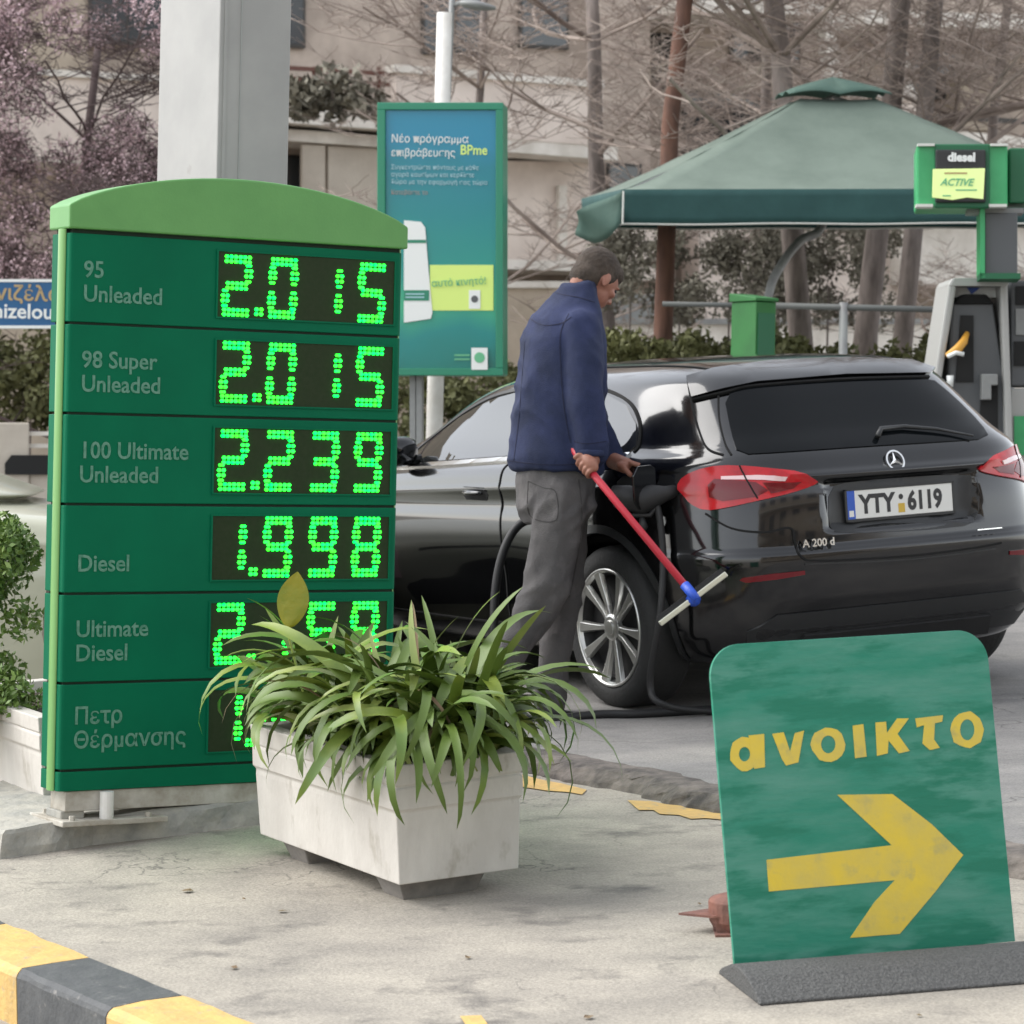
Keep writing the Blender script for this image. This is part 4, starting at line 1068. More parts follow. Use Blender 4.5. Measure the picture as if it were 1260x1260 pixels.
def shoe(px, py, d, dirv, name='shoe'):
    a = J(px, py, d); dirv = Vector(dirv).normalized(); s = Vector((-dirv.y, dirv.x, 0)); b = MB(); rr = []
    for t, w_, h in [(-.09, .030, .06), (-.075, .036, .085), (-.03, .038, .085), (.03, .040, .062), (.09, .046, .050), (.14, .044, .042), (.175, .032, .030), (.185, .015, .02)]:
        r = []
        for k in range(16):
            q = 2 * pi * k / 16; zz = (h * .5) * (1 + sin(q)); r.append(a + dirv * t + s * w_ * cos(q) * (1 if sin(q) < 0 else .85) + UP * zz)
        rr.append(r)
    b.loft(rr); o = b.build(name, shoem, man, smooth=True)
    MB().prism([(-.095, -.03), (-.06, -.04), (.05, -.042), (.12, -.05), (.17, -.035), (.19, 0), (.17, .035), (.12, .05), (.05, .042), (-.06, .04), (-.095, .03)], Matrix((dirv, s, UP)).transposed().to_4x4() if False else (Matrix.Translation(a) @ Matrix((dirv, s, UP)).transposed().to_4x4()), -.004, .012).build('sole', blackr, o)
shoe(686, 893, .05, (.9, .2, 0)); shoe(588, 872, -.08, (.85, .35, 0))
# squeegee and hand
SQ0, SQ1 = at(676, 518, 11.50), at(846, 724, 11.02)
sq = thing('squeegee', 'long red handled window squeegee with blue head held in the man\'s hand', 'squeegee', Matrix.Translation(SQ1))
sdv = (SQ1 - SQ0).normalized()
MB().tube([SQ0 - SQ1 - sdv * .12, Vector((0, 0, 0))], .0145, 14).build('handle', redh, sq, smooth=True)
MB().tube([Vector((0, 0, 0)) - sdv * .02, sdv * .03, sdv * .06], [.019, .019, .016], 12).build('blue_socket', blueh, sq, smooth=True)
B0, B1 = at(812, 768, 11.00) - SQ1, at(894, 706, 11.04) - SQ1; bm_ = (B0 + B1) / 2; bdv = (B1 - B0).normalized()
MB().tube([sdv * .05, bm_ * .6 + sdv * .02, bm_], [.015, .020, .030], 10).build('blue_head', blueh, sq, smooth=True)
nb = bdv.cross(Vector((0, 1, 0))).normalized()
Mb = Matrix((bdv, nb, bdv.cross(nb))).transposed().to_4x4(); Mb.translation = B0
MB().box(0, (B1 - B0).length, -.010, .012, -.010, .010, Mb).build('blade_channel', alum, sq, bevel=.004)
MB().box(.004, (B1 - B0).length - .004, .010, .030, -.003, .003, Mb).build('rubber_blade', blackr, sq)
# the near hand closed round the handle
hc = SQ0 + (SQ1 - SQ0) * ((577 - 518) / (724 - 518.0)) - MO
e1_ = sdv; e3_ = Vector((0, -1, 0)); e3_ = (e3_ - e1_ * e3_.dot(e1_)).normalized(); e2_ = e3_.cross(e1_)   # e2 across
wr_ = J(728, 557, -.19)
def fing(off, r, a0, a1, rad_, hr=.026):
    pts = [];
    for k in range(7):
        a = rad(a0 + (a1 - a0) * k / 6); pts.append(hc + e1_ * off + (e3_ * cos(a) + e2_ * sin(a)) * (hr - .004 * k / 6))
    return caps(*[(p, rad_ * (1 - .05 * k)) for k, p in enumerate(pts)])
parts = [caps((wr_, .030), (wr_ * .4 + hc * .6 + e2_ * .010, .034)), ell(hc + e2_ * .018 + e3_ * .014 - e1_ * .002, .046, .026, .030, e1_, e2_, e3_)]
for k, (off, r, ln) in enumerate([(-.036, .0110, 250), (-.013, .0115, 265), (.010, .0112, 258), (.031, .0098, 240)]):
    parts.append(fing(off, r, 60, 60 - ln, r, .0255))
parts.append(caps((hc + e2_ * .03 + e3_ * .01 - e1_ * .035, .013), (hc + e3_ * .028 - e1_ * .052, .0115), (hc - e2_ * .012 + e3_ * .026 - e1_ * .056, .0095)))
blob('hand', parts, skin, man, vox=.0035, sm=2)
# far hand resting by the nozzle
hf = J(770, 573, .02); parts = [caps((J(752, 566, .12), .034), (hf, .032)), ell(hf, .045, .035, .022)]
for k in range(4):
    b0 = hf + Vector((.02, -.02 + .0, .012 - k * .0)) + Vector((0, (k - 1.5) * .018, 0))
    parts.append(caps((b0, .0105), (b0 + Vector((.035, -.004, -.010)), .0098), (b0 + Vector((.050, -.006, -.035)), .0088), (b0 + Vector((.040, -.01, -.052)), .0078)))
parts.append(caps((hf + Vector((-.01, -.03, -.005)), .013), (hf + Vector((.012, -.045, -.03)), .011), (hf + Vector((.03, -.04, -.045)), .009)))
blob('hand', parts, skin, man, vox=.004, sm=2)

# ------------------------------------------------------------------ helpers for upright things further back
class Up:
    """an upright plane through p0 turned by ang; outlines on it become solids with real depth"""
    def __init__(s, name, label, cat, p0, ang, group=None):
        s.p0 = Vector(p0); s.ang = ang; s.M = frame(s.p0, ang); s.I = s.M.inverted()
        s.root = thing(name, label, cat, s.M, group) if cat else None
    def xz(s, px, py, d=0.0):
        n = Vector((-sin(rad(s.ang)), cos(rad(s.ang)), 0)); q = s.I @ onplane(px, py, s.p0 + n * d, s.ang)
        return (q.x, q.z)
    def solid(s, name, poly, d0, d1, m, bevel=0, parent=None):
        P = [s.xz(a, b, d0) for a, b in poly]
        return MB().prism(P, MC, -d1, -d0).build(name, m, parent or s.root, bevel=bevel)
    def rect(s, name, x0, y0, x1, y1, d0, d1, m, bevel=0, parent=None, sl=0.0):
        return s.solid(name, [(x0, y1), (x1, y1 + sl * (x1 - x0)), (x1, y0 + sl * (x1 - x0)), (x0, y0)], d0, d1, m, bevel, parent)
    def pt(s, px, py, d=0.0):
        x, z = s.xz(px, py, d); return Vector((x, d, z))

def rand_tree(name, label, cat, base, height, m, mt, seed, spread=.55, r0=.12, lean=(0, 0), levels=5, group=None, first=.3, kids=(3, 4), trunk_m=None, flat=.5, tmat=None):
    rnd = random.Random(seed); t = thing(name, label, cat, Matrix.Translation(base), group)
    big = MB(); small = MB(); tips = []
    def grow(p, d, L, r, lv):
        n = 5 if lv < 2 else 4; pts = [p]; dd = d.copy()
        for i in range(n):
            dd = (dd + Vector((rnd.gauss(0, .13), rnd.gauss(0, .13), rnd.gauss(0, .10) + (.03 if lv else .02))) * (1.0 if lv else .35)).normalized()
            p = p + dd * L / n; pts.append(p)
        rs = [r * (1 - .45 * i / n) for i in range(n + 1)]
        (big if lv == 0 else small).tube(pts, rs, 9 if lv == 0 else 6 if lv < 2 else 4 if lv < 4 else 3, cap=lv < 2)
        if lv >= levels: tips.append(pts[-1]); return
        k = rnd.randint(*kids) + (5 if lv == 0 else 0)
        for i in range(k):
            f_ = first + (1 - first) * (i + rnd.random()) / k if lv == 0 else .25 + .75 * (i + rnd.random()) / k
            q = pts[min(int(f_ * n), n)]; az = rnd.uniform(0, 2 * pi)
            side = Vector((cos(az), sin(az), rnd.uniform(-.35, .5) * (1 - flat) + .12)).normalized()
            nd = (dd * (.45 if lv else .25) + side * (spread + .4)).normalized()
            grow(q, nd, L * rnd.uniform(.42, .68) * (.72 if lv == 0 else 1), max(.0035, r * (1 - .4 * f_) * (rnd.uniform(.28, .42) if lv == 0 else rnd.uniform(.45, .62))), lv + 1)
    grow(Vector((0, 0, 0)), Vector((lean[0], lean[1], 1)).normalized(), height, r0, 0)
    big.build('trunk', m, t, smooth=True)
    b = quick('branches', mt, small.v, [tuple(f) for f in small.f], t); stuff(b)
    return t, tips

# ------------------------------------------------------------------ apartment building behind
B0_ = at(0, 544, 25.0); BA = 24.0
bl_ = Up('apartment_building', 'pinkish apartment building with balconies behind the bare trees', 'building', B0_, BA)
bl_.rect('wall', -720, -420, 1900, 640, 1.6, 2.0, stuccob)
bl_.rect('wall', -720, -420, 108, 200, 1.45, 1.598, stuccot)
def window(x0, y0, x1, y1, d, sl=.05, n=2, fm=framem, pm=winm):
    f = bl_.rect('window', x0, y0, x1, y1, d - .02, d + .05, fm, sl=sl)
    w_ = (x1 - x0)
    for k in range(n):
        a = x0 + 3 + (w_ - 3) * k / n; bl_.rect('pane', a, y0 + 4, a + (w_ - 3) / n - 3, y1 - 4, d - .026, d - .0205, pm, sl=sl, parent=f)
window(110, -120, 204, 52, 1.42); window(352, -120, 376, 58, 1.56, n=1); window(520, -60, 600, 66, 1.56); window(640, -80, 700, 58, 1.56, n=1); window(800, 40, 832, 108, 1.50, n=1, fm=darkin, pm=darkin)
window(900, -60, 985, 75, 1.56); window(1120, 20, 1180, 120, 1.5, n=1)
# balcony on the left: parapet, coping, shadowed recess below
bl_.rect('balcony_parapet', -720, 50, 340, 152, .55, .70, stucco, sl=.055)
bl_.rect('coping', -722, 42, 342, 50, .50, .74, slabw, sl=.055)
bl_.rect('balcony_floor', -720, 146, 340, 156, .56, 1.62, slabw, sl=.055)
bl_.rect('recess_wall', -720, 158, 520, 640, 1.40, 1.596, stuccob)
window(350, 190, 378, 236, 1.38, n=1, fm=darkin)
# middle: slab edges, railing, awning
bl_.rect('slab_edge', 342, 132, 640, 150, .55, 1.62, slabw, sl=.07)
bl_.rect('slab_edge', 342, 158, 640, 172, .75, 1.62, slabw, sl=.07)
bl_.rect('awning_panel', 372, 178, 400, 330, .80, .86, fabw, sl=.05); bl_.rect('awning_panel', 404, 180, 470, 360, .82, .88, fabw, sl=.05)
for y in (80, 93):
    bl_.rect('rail', 342, y, 492, y + 5, .58, .62, railr, sl=.06)
for x in (345, 385, 425, 465): bl_.rect('rail_post', x, 82, x + 4, 136, .60, .63, railr)
# right: big parapet
bl_.rect('balcony_parapet', 487, 88, 742, 160, .45, .60, stucco, sl=.078)
bl_.rect('coping', 485, 79, 744, 88, .40, .64, slabw, sl=.078)
bl_.rect('balcony_floor', 487, 160, 760, 176, .46, 1.6, slabw, sl=.078)
bl_.rect('pier', 738, -120, 800, 420, 1.30, 1.595, stuccob)
bl_.rect('lower_wall', 540, 196, 742, 322, .95, 1.39, stucco, sl=.02)
bl_.rect('ledge', 590, 318, 742, 330, .60, 1.38, slabw, sl=.03)
bl_.rect('drain_pipe', 688, 228, 698, 330, .88, .94, slabw)
window(748, 200, 790, 330, 1.28, n=1); window(842, 110, 960, 230, 1.55); window(1010, 200, 1060, 330, 1.55)
# far right: white slabs, stacked white pillars, pale walls
bl_.rect('slab_edge', 836, -2, 1014, 14, .6, 1.58, slabw, sl=.03)
bl_.rect('slab_edge', 1064, 12, 1420, 30, .6, 1.58, slabw, sl=.03)
for xa, ya, yb in ((1012, 10, 112), (1098, 14, 120)):
    n_ = 7
    for k in range(n_):
        y0_ = ya + (yb - ya) * k / n_; bl_.rect('pillar_block', xa + k * 2.2, y0_, xa + 13 + k * 2.2, y0_ + (yb - ya) / n_ - 3, .70, .88, slabw)
bl_.rect('balcony_parapet', 960, 114, 1144, 240, .50, .65, stucco, sl=.04); bl_.rect('coping', 958, 106, 1146, 116, .46, .69, slabw, sl=.04)
bl_.rect('wall', 1182, 92, 1224, 160, 1.2, 1.58, stuccot)
bl_.rect('balcony_parapet', 1150, 158, 1420, 250, .50, .65, slabw, sl=.10)
bl_.rect('rail', 1150, 140, 1420, 146, .52, .56, framem, sl=.06)
bl_.rect('lower_wall', 1108, 262, 1420, 350, .80, 1.38, slabw)
bl_.rect('lower_wall', 740, 262, 830, 345, .90, 1.38, stucco)
bl_.rect('lower_wall', 860, 262, 1105, 470, 1.0, 1.38, stucco)
bl_.rect('garden_wall', 560, 352, 760, 470, .1, .3, stuccot); bl_.rect('wall_coping', 556, 346, 764, 354, .06, .34, slabw)
bl_.rect('garden_wall', 760, 398, 1420, 480, -.3, -.1, slabw); bl_.rect('wall_coping', 762, 392, 1424, 399, -.34, -.06, greym)
bl_.rect('garden_wall', 735, 362, 850, 392, -.25, .0, greym)
bl_.rect('garden_wall', -300, 400, 560, 640, .5, .7, stuccot)
# low wall and rails far left
lw = Up('garden_wall', 'low beige wall with a dark gap and two rails at the far left behind the price sign', 'wall', at(0, 560, 19.5), 10)
lw.rect('wall_block', -120, 520, 36, 700, 0, .25, fabw, .01); lw.rect('wall_block', 36, 560, 150, 700, 0.02, .25, fabw, .01)
lw.solid('dark_opening', [(6, 584), (6, 570), (14, 560), (60, 560), (60, 584)], -.02, .05, darkin)
for y in (531, 546): lw.rect('rail', 34, y, 160, y + 5, .05, .1, slabw)

# blue street sign
bs = Up('street_sign', 'blue street name sign with gold and white lettering at the far left edge', 'street sign', at(20, 370, 17.5), 2)
bs.rect('panel', -76, 347, 110, 401, 0, .03, bluesign, .002); bs.rect('border', -78, 343.5, 112, 347, -.006, .035, printw); bs.rect('border', -78, 400.5, 112, 404, -.006, .035, printw)
for tx, yb_, m, sz_ in (('Βενιζέλου', 368, goldp, .125), ('Venizelou', 390, printw, .125)):
    q = bs.pt(-37, yb_, -.002); me = text_mesh(tx, sz_, extr=.002, bold=.002, sx=1.0); me.transform(FRONT(q.x, q.y, q.z)); me.materials.clear(); me.materials.append(m); put('lettering', me, bs.root)
bs.rect('post', 104, 330, 112, 620, .036, .09, greym)

# ------------------------------------------------------------------ poster stand, white pole, street lamp
po = Up('poster_stand', 'tall green framed advertising poster with blue print standing right of the price sign', 'poster stand', at(545, 300, 16.5), -7)
R_ = lambda nm, a, b, c, d, e, f, m, bv=0, par=None: po.rect(nm, a, b, c, d, e, f, m, bv, par)
R_('case', 464, 126, 619, 462, .0, .22, teal, .012)
for a, b, c, d in ((464, 126, 619, 135), (464, 453, 619, 462), (464, 135, 474, 453), (610, 135, 619, 453)): R_('frame_bar', a, b, c, d, -.03, .0, teal, .004)
posm = bpy.data.materials.new('poster print'); posm.use_nodes = True; n = posm.node_tree; b_ = n.nodes['Principled BSDF']; b_.inputs['Roughness'].default_value = .25
tc = n.nodes.new('ShaderNodeTexCoord'); sp = n.nodes.new('ShaderNodeSeparateXYZ'); n.links.new(tc.outputs['Object'], sp.inputs[0])
zr0, zr1 = po.xz(540, 453)[1], po.xz(540, 135)[1]
mr = n.nodes.new('ShaderNodeMapRange'); mr.inputs['From Min'].default_value = zr0; mr.inputs['From Max'].default_value = zr1; n.links.new(sp.outputs['Z'], mr.inputs['Value'])
nz2 = n.nodes.new('ShaderNodeTexNoise'); nz2.inputs['Scale'].default_value = 2.2; n.links.new(tc.outputs['Object'], nz2.inputs['Vector'])
ad = n.nodes.new('ShaderNodeMath'); ad.operation = 'MULTIPLY_ADD'; ad.inputs[1].default_value = .25; n.links.new(nz2.outputs['Fac'], ad.inputs[0]); n.links.new(mr.outputs[0], ad.inputs[2])
cr = n.nodes.new('ShaderNodeValToRGB'); el = cr.color_ramp.elements
stops = [(.06, (.002, .14, .105, 1)), (.26, (.003, .20, .19, 1)), (.40, (.04, .36, .19, 1)), (.50, (.010, .25, .20, 1)), (.70, (.004, .20, .215, 1)), (.92, (.006, .18, .235, 1))]
el[0].position, el[0].color = stops[0]; el[1].position, el[1].color = 1.0, (.012, .20, .32, 1)
for p_, c_ in stops[1:]: el.new(p_).color = c_
n.links.new(ad.outputs[0], cr.inputs[0]); n.links.new(cr.outputs[0], b_.inputs['Base Color'])
R_('print', 474, 135, 610, 453, -.012, .0, posm)
def ptext(tx, px, py, size, m, sx=1, bold=.0, shear=0, rot=0, dd=-.014):
    q = po.pt(px, py, dd); me = text_mesh(tx, size, extr=.0012, bold=bold, sx=sx, shear=shear); me.transform(FRONT(q.x, q.y, q.z) @ Matrix.Rotation(rad(rot), 4, 'Z')); me.materials.clear(); me.materials.append(m)
    return put('lettering', me, po.root)
ptext('Νέο πρόγραμμα', 481, 175, .064, printw, .92, .0); ptext('επιβράβευσης', 481, 192, .062, printw, .88, .0); ptext('BPme', 566, 190, .078, lime, .86, .001)
for k, y in enumerate((208, 217, 226)):
    ptext(['Συγκεντρώστε πόντους με κάθε', 'αγορά καυσίμων και κερδίστε', 'δώρα με την εφαρμογή σας τώρα'][k], 481, y, .036, printb, .92 + .02 * k)
ptext('Κατεβάστε το', 481, 239, .036, mat('dull print', (.32, .30, .28), .6), .9)
R_('lime_panel', 529, 326, 607, 382, -.016, -.0125, lime)
ptext('αυτό κινητό!', 531, 353, .058, limed, .92, .0, .0, 4, dd=-.0215)
R_('white_square', 577, 357, 591, 380, -.019, -.0165, printw)
MB().lathe([(.020, 0), (.020, .001), (.0, .001)], Matrix.Translation(po.pt(584, 368, -.020)) @ Matrix.Rotation(pi / 2, 4, 'X'), 20).build('emblem', pumpg, po.root)
po.solid('pictured_pump', [(497, 397), (530, 392), (532, 385), (527, 330), (523, 280), (518, 273), (497, 271)], -.020, -.0125, printw)
for a, b, c, d in ((497, 295, 524, 299), (497, 357, 528, 370)): R_('picture_band', a, b, c, d, -.022, -.0205, teal)
for y in (361, 365): R_('picture_line', 499, y, 522, y + 1.5, -.0235, -.0225, printb)
R_('logo_tile', 580, 428, 600, 455, -.034, -.0305, printw, .001)
MB().lathe([(.030, 0), (.030, .001), (.0, .001)], Matrix.Translation(po.pt(590, 440, -.035)) @ Matrix.Rotation(pi / 2, 4, 'X'), 20).build('emblem', limed, po.root)
for y in (436, 441): R_('small_line', 559, y, 578, y + 2, -.016, -.0125, limed)
for x in (504, 512): R_('leg', x, 462, x + 7, 760, .06, .14, greym)
pole = Up('lamp_post', 'white pole with a grey street lamp arm rising behind the poster stand', 'lamp post', at(545, 300, 17.6), 0)
MB().tube([pole.pt(528, 800), pole.pt(547, 16)], [.052, .046], 20).build('pole', whitem, pole.root, smooth=True)
MB().tube([pole.pt(543, 300, .09), pole.pt(559, -60, .09)], [.020, .018], 10).build('grey_pipe', greym, pole.root, smooth=True)
MB().tube([pole.pt(558, 6, .09), pole.pt(575, 1, .06), pole.pt(590, 3, .05)], .015, 8).build('arm', greym, pole.root, smooth=True)
lh = MB(); rr = []
for k in range(9):
    t = k / 8; c_ = pole.pt(566 + 44 * t, 4 + 6 * t, .05); w_ = .012 + .06 * sin(pi * min(1, .12 + t * .8)); rr.append([c_ + Vector((0, w_ * cos(a), w_ * .38 * sin(a))) for a in [2 * pi * j / 12 for j in range(12)]])
lh.loft(rr); lh.build('lamp_head', greym, pole.root, smooth=True)

# ------------------------------------------------------------------ green parasol
YU = 17.2
pa = Up('parasol', 'large square dark green parasol with a vented top above the black car', 'parasol', at(765, 234, YU), 4)
S_ = 2.95; roll_ = 0.030
MU = Matrix.Rotation(-roll_, 4, 'Y') @ Matrix.Rotation(rad(3.4), 4, 'X') @ Matrix.Diagonal((1, .84, 1, 1))
def up_(x, y, z): return MU @ Vector((x, y, z))
aw, ad_ = S_ / 2, S_ / 2
apz = .72
def roofz(f): return apz * (f ** 1.12)
b = MB(); n = 26
for side in range(4):
    rows_ = []
    for i in range(n + 1):
        f_ = .84 * i / n; half = S_ / 2 * (1 - f_); r = []
        for j in range(17):
            s = -1 + 2 * j / 16; x, y = s * half, -half
            for _ in range(side): x, y = -y, x
            sag = -.035 * (1 - s * s) * sin(pi * min(1, f_ / .9)) + .006 * noise.noise(Vector((x * 4 + 9, y * 4, side)))
            r.append(up_(x + aw, y + ad_, roofz(f_) + sag))
        rows_.append(r)
    b.loft(rows_, cap=False, close=False)
can = b.build('canopy', umb, pa.root, smooth=True); so = can.modifiers.new('s', 'SOLIDIFY'); so.thickness = .004
b = MB()
for side in range(4):
    rows_ = []
    for i in range(5):
        f_ = .80 + .20 * i / 4; half = S_ / 2 * (1 - f_) + .03 * (1 - i / 4); r = []
        for j in range(17):
            s = -1 + 2 * j / 16; x, y = s * half, -half
            for _ in range(side): x, y = -y, x
            wv = .022 * abs(sin(s * pi)) * (1 - i / 4)
            r.append(up_(x + aw, y + ad_, roofz(.80) + .06 + (.12) * (i / 4) ** .8 + wv))
        rows_.append(r)
    b.loft(rows_, cap=False, close=False)
v_ = b.build('vent_cap', umbc, pa.root, smooth=True); so = v_.modifiers.new('s', 'SOLIDIFY'); so.thickness = .006
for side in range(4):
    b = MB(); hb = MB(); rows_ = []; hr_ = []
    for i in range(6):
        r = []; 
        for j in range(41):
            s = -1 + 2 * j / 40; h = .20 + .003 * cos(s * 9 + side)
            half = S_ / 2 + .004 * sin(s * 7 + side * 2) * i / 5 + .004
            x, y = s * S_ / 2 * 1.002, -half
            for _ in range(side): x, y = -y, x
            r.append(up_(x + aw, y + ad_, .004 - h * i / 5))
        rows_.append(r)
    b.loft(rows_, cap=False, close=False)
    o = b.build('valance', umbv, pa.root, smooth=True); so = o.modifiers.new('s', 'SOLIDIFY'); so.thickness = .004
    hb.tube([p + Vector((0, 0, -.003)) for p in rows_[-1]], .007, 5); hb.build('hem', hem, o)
fb_ = MB(); rows_ = []
for i in range(9):
    u = i / 8; r = []
    for j in range(7):
        v2 = j / 6; tx = 766 - 56 * u; ty = (235 + 25 * u) + (41 - 12 * max(0, u - .6) * 2.5 + 9 * sin(u * pi)) * v2
        r.append(pa.I @ at(tx + 2.5 * sin(v2 * 5 + u * 6), ty, YU - .02 + .10 * u + .03 * sin(v2 * 4 + u * 5)))
    rows_.append(r)
fb_.loft(rows_, cap=False, close=False); fo2 = fb_.build('loose_flap', umbc, pa.root, smooth=True); so = fo2.modifiers.new('s', 'SOLIDIFY'); so.thickness = .005
MB().tube([pa.I @ at(767, 235, YU - .04), pa.I @ at(766, 276, YU - .04)], .006, 5).build('corner_trim', hem, fo2)
for sx_, sy_ in ((0, 0), (1, 0), (0, 1), (1, 1)):
    MB().tube([up_(aw, ad_, apz * .86), up_(sx_ * S_, sy_ * S_, -.02)], .012, 6).build('rib', greym, pa.root)
mast = spline([pa.I @ at(940, 700, YU + .6), pa.I @ at(942, 420, YU + .6), pa.I @ at(947, 358, YU + .6), pa.I @ at(962, 325, YU + .7), pa.I @ at(985, 296, YU + .9), pa.I @ at(1012, 276, YU + 1.1), up_(aw, ad_, .25), up_(aw, ad_, .55)], 8)
MB().tube(mast, .028, 12).build('mast', greym, pa.root, smooth=True)

# ------------------------------------------------------------------ green box, rails and posts behind the car
gb = Up('service_box', 'green metal service box with a sloping top behind the roof of the black car', 'box', at(930, 400, 15.6), 30)
q1, q2 = gb.xz(904, 372), gb.xz(956, 372)
zt_ = gb.xz(930, 366)[1]; zb2 = zt_ - 1.5
MB().loft([[Vector((x, y, z)) for x, y in ((0, 0), (.13, 0), (.13, .235), (0, .235))] for z in (zb2, zt_ - .02)]).build('cabinet', binm, gb.root, bevel=.006)
MB().add([(-.01, -.01, zt_ - .018), (.14, -.01, zt_ - .018), (.14, .245, zt_ - .018), (-.01, .245, zt_ - .018), (-.01, -.01, zt_), (.14, -.01, zt_), (.14, .245, zt_ + .03), (-.01, .245, zt_ + .03)],
         [(0, 1, 2, 3), (4, 5, 6, 7), (0, 1, 5, 4), (1, 2, 6, 5), (2, 3, 7, 6), (3, 0, 4, 7)]).build('lid', binm, gb.root, bevel=.004)
MB().box(.012, .118, -.006, .0, zb2 + .4, zt_ - .08).build('front_panel', pgreend, gb.root)
rl = Up('guard_rail', 'grey pipe railing with posts running behind the black car', 'railing', at(1000, 378, 17.0), 0)
MB().tube([rl.pt(948, 376), rl.pt(1240, 383)], .019, 10).build('rail', railm, rl.root, smooth=True)
for x in (1034, 1240): MB().tube([rl.pt(x, 700), rl.pt(x + 4, 372)], .026, 10).build('post', greym, rl.root, smooth=True)
MB().tube([rl.pt(815, 374), rl.pt(948, 376)], .015, 10).build('rail', railm, rl.root, smooth=True)

# ------------------------------------------------------------------ fuel pump and its header
YP = 15.6
pu = Up('fuel_pump', 'grey fuel pump with light frame and orange nozzle behind the right side of the car', 'fuel pump', at(1205, 540, YP), 0)
pu.solid('cabinet', [(1160, 760), (1166, 470), (1170, 372), (1222, 372), (1236, 470), (1240, 760)], .0, .5, pumpg, .02)
fr_ = pu.solid('frame_bar', [(1141, 520), (1150, 520), (1177, 352), (1168, 346)], -.06, .42, pumpl, .012)
pu.solid('frame_bar', [(1238, 560), (1247, 560), (1240, 346), (1231, 350)], -.06, .42, pumpl, .012)
pu.solid('frame_bar', [(1166, 352), (1242, 352), (1240, 342), (1172, 342)], -.065, .42, pumpl, .012)
pu.solid('sign_plate', [(1174, 366), (1228, 366), (1228, 354), (1176, 354)], .1, .12, printw)
pu.solid('blue_mark', [(1196, 362), (1206, 354), (1190, 354)], .085, .098, plblue)
pu.solid('dark_hood', [(1174, 374), (1224, 374), (1214, 362), (1184, 362)], -.02, .3, seamm, .01)
pu.solid('nozzle_slot', [(1176, 470), (1198, 470), (1198, 388), (1182, 388)], -.012, .01, darkin)
pu.solid('nozzle_slot', [(1204, 560), (1228, 560), (1228, 460), (1208, 460)], -.012, .01, darkin)
MB().tube([pu.pt(1165, 438, -.10), pu.pt(1178, 430, -.09), pu.pt(1186, 420, -.06), pu.pt(1190, 410, -.02)], [.016, .025, .022, .014], 10).build('nozzle', nozy, pu.root, smooth=True)
MB().tube([pu.pt(1166, 439, -.12), pu.pt(1176, 434, -.12), pu.pt(1186, 436, -.12)], .012, 8).build('nozzle_guard', printw, pu.root, smooth=True)
MB().tube([pu.pt(1169, 462, -.05), pu.pt(1169, 476, -.05)], [.02, .016], 10).build('holder', printw, pu.root, smooth=True)
pu.solid('side_holder', [(1208, 492), (1220, 492), (1220, 474), (1228, 474), (1228, 460), (1208, 460)], -.07, .0, greym, .006)
pu.rect('display_unit', 1244, 345, 1330, 475, .05, .5, pumpg, .01); pu.rect('display_glass', 1250, 352, 1324, 375, .035, .049, darkin)
pu.rect('keypad', 1250, 380, 1324, 412, .035, .049, greym); pu.rect('card_slot', 1248, 420, 1324, 450, .035, .049, darkin)
pu.rect('lower_panel', 1244, 478, 1330, 760, .06, .5, pumpl, .01); pu.rect('green_band', 1248, 512, 1326, 560, .045, .059, pgreen)
hd = Up('pump_header', 'bright green header sign with a lime price card above the grey fuel pump', 'sign', at(1165, 215, 15.2), -6)
hd.rect('case', 1128, 178, 1240, 255, .0, .45, pgreen, .01); hd.rect('case_side', 1241, 182, 1340, 250, .10, .40, pgreend, .01)
hd.rect('centre_panel', 1150, 177, 1218, 256, -.02, -.0, pgreend, .008)
hd.rect('corner_trim', 1129, 176.5, 1150, 179.5, -.03, .1, hem); hd.rect('corner_trim', 1219, 176.5, 1240, 179.5, -.03, .1, hem)
hd.rect('corner_trim', 1127, 251, 1148, 254.5, -.03, .1, hem); hd.rect('corner_trim', 1217, 251, 1239, 254.5, -.03, .1, hem)
hd.rect('card_holder', 1151, 184, 1213, 249, -.045, -.02, plast, .008)
hd.solid('lime_card', [(1147, 243), (1172, 246), (1190, 243), (1210, 245), (1212, 207), (1148, 208)], -.055, -.046, mat('lime card', (.66, .80, .32), .5, emit=(.66, .80, .32), est=.12), .002)  # faint glow added to the printed card's own colour
def htext(tx, px, py, size, m, sx=1, bold=0, shear=0):
    q = hd.pt(px, py, -.058); me = text_mesh(tx, size, extr=.0012, bold=bold, sx=sx, shear=shear); me.transform(FRONT(q.x, q.y, q.z)); me.materials.clear(); me.materials.append(m); put('lettering', me, hd.root)
htext('diesel', 1166, 198, .062, printw, 1.0, .003); htext('ACTIVE', 1157, 228, .052, limed, .95, .001, .35)
hd.rect('print_line', 1162, 212, 1190, 214, -.058, -.056, goldp); hd.rect('print_line', 1176, 233, 1202, 234.5, -.058, -.056, limed); hd.rect('print_line', 1160, 240, 1170, 241.5, -.058, -.056, limed)
hd.rect('support_box', 1212, 262, 1252, 342, .08, .38, pumpg, .006); hd.rect('edge_strip', 1206, 256, 1212, 342, .05, .40, pgreen); hd.rect('edge_strip', 1206, 336, 1256, 343, .05, .40, pgreend)
hd.rect('hanger_bar', 1190, 256, 1260, 262, .1, .3, greym)

